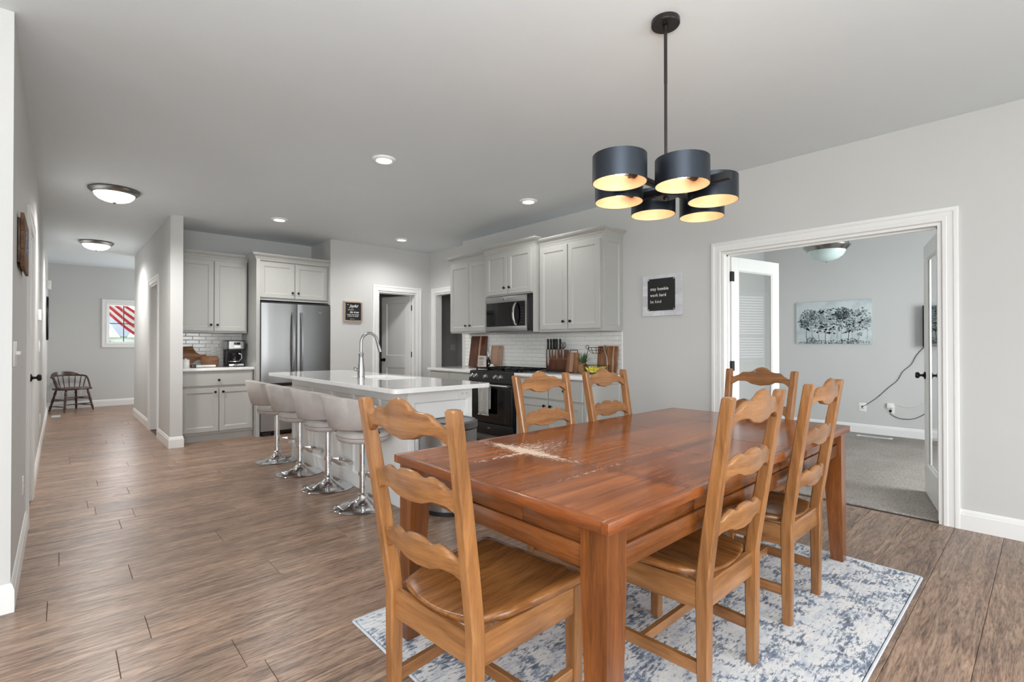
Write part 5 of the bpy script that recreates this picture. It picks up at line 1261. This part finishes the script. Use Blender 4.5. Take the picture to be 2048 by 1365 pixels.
def leanboard(name, label, poly, plane, pos, tilt, m, th=.018, rz=0, cat='cutting board'):
    t = thing(name, label, cat, pos, rz)
    t.rotation_euler = (tilt, 0, rz)
    G().prism(poly, 'xz', -th/2, th/2, .003).done('board', m, t, smooth=50); return t
leanboard('paddle_board', 'large wooden paddle board with curved handle leaning left of the coffee maker', [(x-1.09, z-.918) for x, z in ((1.10, 1.165), (1.16, 1.19), (1.30, 1.197), (1.312, 1.16), (1.335, 1.115), (1.38, 1.085), (1.445, 1.085), (1.46, 1.06), (1.42, 1.035), (1.36, 1.02), (1.315, .99), (1.27, .94), (1.25, .918), (1.10, .918))], 0, (1.10, 7.66, ZC), math.radians(-13), 'acx')
leanboard('small_board', 'small rounded two-tone wooden board beside the paddle board', rounded(0, .205, 0, .145, .03), 0, (1.385, 7.60, ZC+.001), math.radians(-12), 'acx', .02)
t = thing('canister', 'white ceramic canister at the left end of the counter', 'canister', (1.185, 7.42, ZC))
G().lathe([(0, 0), (.040, 0), (.042, .004), (.042, .085), (.040, .09), (0, .09)], seg=24).done('jar_body', 'white', t); G().lathe([(0, .09), (.041, .09), (.043, .094), (.043, .104), (.02, .110), (.008, .112), (.010, .122), (0, .124)], seg=24).done('lid', 'white', t)
t = thing('marble_tray', 'white marble block with dark wooden end lying on the counter', 'tray', (1.385, 7.43, ZC))
G().box(-.09, .13, -.04, .04, .006, .032, .003).done('marble_slab', 'white', t); G().box(-.14, -.09, -.042, .042, .0, .040, .006).done('wooden_end', 'dk', t)
# right counter
ZR = .90
t = leanboard('walnut_board', 'tall dark walnut board with pale stripe at the far left of the backsplash', rounded(0, .345, 0, .435, .012), 0, (4.315, 5.615, ZR+.002), math.radians(-8), 'acdk', .022, R90)
G().box(.20, .235, -.0125, .0, .004, .431).done('pale_stripe', 'pinkw', t)
t = leanboard('striped_board', 'pale striped wooden board standing behind the range', rounded(0, .225, 0, .30, .010), 0, (4.33, 5.165, ZR+.002), math.radians(-7), 'pinkw', .018, R90)
t = thing('faith_sign', 'small cream tabletop sign headed FAITH', 'sign', (4.165, 5.125, ZR), R90-.15)
G().box(-.095, .095, -.009, .009, 0, .165, .001).done('board', 'paper', t)
text('FAITH', .048, (-.078, -.0095, .112), (PI/2, 0, 0), t, 'ink', bold=.0008)
for k in range(4): text(['is the assurance', 'of things hoped', 'for and of things', 'not seen'][k], .020, (-.078, -.0095, .088-k*.023), (PI/2, 0, 0), t, 'ink')
t = thing('soap_bottle', 'dark bottle with white pump top beside the faith sign', 'bottle', (4.24, 5.085, ZR))
G().lathe([(0, 0), (.030, 0), (.034, .008), (.036, .06), (.030, .10), (.014, .125), (.011, .14), (.013, .15), (0, .151)], seg=22).done('bottle_body', 'bottle', t, smooth=60)
G().cyl((0, 0, .15), (0, 0, .185), .009, 12).tube([(0, 0, .185), (-.012, .0, .200), (-.016, 0, .215)], .006, 8).done('pump', 'white', t)
t = thing('small_jar', 'small pale green lidded jar behind the range', 'jar', (4.215, 4.985, ZR))
G().lathe([(0, 0), (.034, 0), (.036, .005), (.036, .030), (.030, .038), (0, .038)], seg=20).done('jar_body', 'jar', t); G().lathe([(0, .038), (.022, .038), (.024, .043), (.024, .055), (0, .057)], seg=20).done('lid', 'white', t)
# magnetic knife board
t = thing('knife_board', 'upright wooden magnetic knife board on a dark base', 'knife holder', (4.30, 3.90, ZR), R90)
G().box(-.17, .17, -.012, .012, .018, .255, .002).done('board', 'dk' if False else 'acdk', t); G().box(-.135, .21, -.05, .05, 0, .018, .003).done('base', 'blackp', t); G().box(-.17, .17, -.0125, -.0, .14, .155).done('inlay_strip', 'rx', t)
def zz(y): return 1.285-((660+y/12.8)-678)*.00603-ZR
for i, (hx_, bx, by, w) in enumerate(((195, 235, 935, .020), (280, 310, 740, .010), (335, 375, 710, .009), (400, 400, 690, .008), (455, 455, 765, .010), (545, 540, 660, .008))):
    X_ = (bx-180)/535*.34-.17
    k = thing('kitchen_knife', ['large chef knife with black handle, leftmost on the knife board', 'black-handled knife second from the left on the knife board', 'black-handled knife third from the left on the knife board', 'black-handled knife fourth from the left on the knife board', 'long narrow black-handled knife right of centre on the knife board', 'small black-handled knife beside the scissors'][i], 'knife', (4.30, 3.90, ZR), R90, 'knives on the knife board')
    zb, zt2 = zz(by), zz(500)
    G().prism([(X_-w, zt2), (X_+w*.9, zt2), (X_+w*.95, zb+.06), (X_+w*.2, zb), (X_-w*.6, zb+.04)], 'xz', -.0145, -.0125).done('blade', 'blade', k, smooth=0)
    G().prism([(X_-.011, zt2-.002), (X_+.009, zt2-.002), (X_+.008, zz(400)), (X_+.010, zz(300)), (X_+.006, zz(240)), (X_-.006, zz(232)), (X_-.013, zz(262)), (X_-.009, zz(330))], 'xz', -.022, -.004, .003).done('handle', 'blackp', k, smooth=40)
k = thing('scissors', 'black-handled kitchen scissors at the right end of the knife board', 'scissors', (4.30, 3.90, ZR), R90)
X_ = (612-180)/535*.34-.17
G().prism([(X_-.012, zz(500)), (X_+.012, zz(500)), (X_+.012, zz(600)), (X_, zz(745)), (X_-.010, zz(600))], 'xz', -.0150, -.0125).done('blade', 'blade', k, smooth=0)
for sx_ in (-1, 1): G().tube([(X_+sx_*.022+.014*math.cos(a)*1.0+sx_*.0, -.017, zz(390)+.030*math.sin(a)) for a in [2*PI*i/16 for i in range(16)]], .004, 6, closed=True).tube([(X_, -.016, zz(500)), (X_+sx_*.015, -.017, zz(440))], .005, 6).done('handle', 'blackp', k)
t = leanboard('handled_board', 'narrow two-tone wooden board with black wire handle', [(0, 0), (.185, 0), (.165, .215), (.155, .222), (.022, .222), (.012, .215)], 0, (4.23, 3.70, ZR+.004), math.radians(-7), 'acz', .03, R90)
G().box(.055, .10, -.0162, 0, .004, .216).done('pale_stripe', 'pinkw', t)
G().tube([(.035, 0, .215), (.035, 0, .245), (.042, 0, .252), (.135, 0, .252), (.142, 0, .245), (.142, 0, .215)], .004, 8).done('wire_handle', 'black', t)
t = leanboard('live_edge_board', 'large upright live-edge wooden board at the right end of the counter', [(0, 0), (.255, 0), (.262, .08), (.254, .16), (.262, .24), (.258, .292), (.25, .298), (.006, .298), (0, .29)], 0, (4.335, 3.350, ZR+.002), math.radians(-6), 'acz', .02, R90)
G().prism([(.205, .003), (.222, .003), (.224, .12), (.214, .2), (.220, .295), (.203, .295), (.198, .15)], 'xz', -.0112, 0).done('sapwood_stripe', 'pinkw', t, smooth=0)
# pineapple
t = thing('pineapple', 'whole pineapple with green spiky crown beside the fruit basket', 'pineapple', (4.14, 3.385, ZR))
G().lathe([(0, 0), (.035, .002), (.050, .03), (.054, .065), (.046, .10), (.026, .118), (0, .12)], seg=20).done('fruit', 'bark', t, smooth=60)
rnd = random.Random(3)
for k in range(34):
    a = rnd.uniform(0, 2*PI); el = rnd.uniform(.05, 1.0); L = rnd.uniform(.08, .13)*(.7+.5*(1-el)); w = .007
    d = Vector((math.cos(a)*el, math.sin(a)*el, 1.1-el*.5)).normalized(); side = Vector((-math.sin(a), math.cos(a), 0))*w; b = Vector((math.cos(a)*.012, math.sin(a)*.012, .115))
    tip = b+d*L+Vector((math.cos(a), math.sin(a), -.2))*.012*el; mid = b+d*L*.5
    n_ = Vector((0, 0, .002)); g = G()
    g.loft([[b-side*.8, b+side*.8, b+n_], [mid-side, mid+side, mid+n_*2], [tip-side*.05, tip+side*.05, tip+n_*.2]]).done('leaf', 'leaf', t)
# fruit basket
t = thing('fruit_basket', 'two-tier black wire fruit basket with scrolled uprights', 'basket', (4.11, 3.185, ZR))
def circ(r, z, cy=0): return [(r*math.cos(2*PI*k/28), cy+r*math.sin(2*PI*k/28), z) for k in range(28)]
def bask(name, R_, zb, zt3, wires):
    g = G().tube(circ(R_, zt3), .0028, 6, closed=True).tube(circ(R_*.9, (zb+zt3)/2), .0018, 6, closed=True).tube(circ(R_*.55, zb), .0022, 6, closed=True)
    for k in range(wires):
        a = 2*PI*k/wires; g.tube([(R_*f*math.cos(a), R_*f*math.sin(a), z) for f, z in ((1, zt3), (.97, zt3*.65+zb*.35), (.85, zt3*.3+zb*.7), (.55, zb), (0, zb))], .0017, 5)
    g.done(name, 'black', t, smooth=60)
bask('lower_basket', .135, .012, .100, 14); bask('upper_basket', .082, .225, .285, 10)
for sy in (-1, 1):
    pts = [(0, sy*.125, .0), (0, sy*.138, .05), (0, sy*.140, .12), (0, sy*.132, .19), (0, sy*.108, .25), (0, sy*.096, .29)]
    pts += [(0, sy*(.115-.019*math.cos(a)), .29+.019*math.sin(a)) for a in [i*.45 for i in range(1, 13)]]
    G().tube(pts, .0032, 8).done('upright', 'black' if sy > 0 else 'steel', t, smooth=60)
G().tube([(0, -.084, .285), (0, -.10, .275)], .002, 5).tube([(0, .084, .285), (0, .10, .275)], .002, 5).done('bracket', 'black', t)
def banana(loc, rz, tilt, label):
    b = thing('banana', label, 'banana', loc, rz, 'bananas in the lower fruit basket'); b.rotation_euler = (tilt, 0, rz)
    pts = []; rs = []
    for k in range(13):
        u = k/12*2-1; pts.append((.085*math.sin(u*1.05), 0, .085*(1-math.cos(u*1.05))+.018)); rs.append(.0175*max(.25, (1-abs(u)**4.5)))
    G().tube(pts, rs, 8).done('peel', 'banana', b, smooth=60)
    G().tube([pts[-1], (pts[-1][0]+.010, 0, pts[-1][2]+.026)], [.005, .0035], 6).done('stem', 'stemb', b); G().tube([pts[0], (pts[0][0]-.003, 0, pts[0][2]+.005)], [.0045, .002], 6).done('tip', 'stemb', b)
for k, (dx, dy, rz_, tl) in enumerate(((-.060, .0, -1.50, .25), (-.020, .004, -1.55, .05), (.018, .0, -1.6, -.1), (.056, .004, -1.66, -.3))):
    banana((4.11+dx, 3.185+dy, ZR+.022+.004*k), rz_, tl, ['yellow-green banana at the left side of the lower basket tier', 'yellow-green banana second from the left in the lower basket tier', 'yellow-green banana third from the left in the lower basket tier', 'yellow-green banana nearest the right upright of the basket'][k])
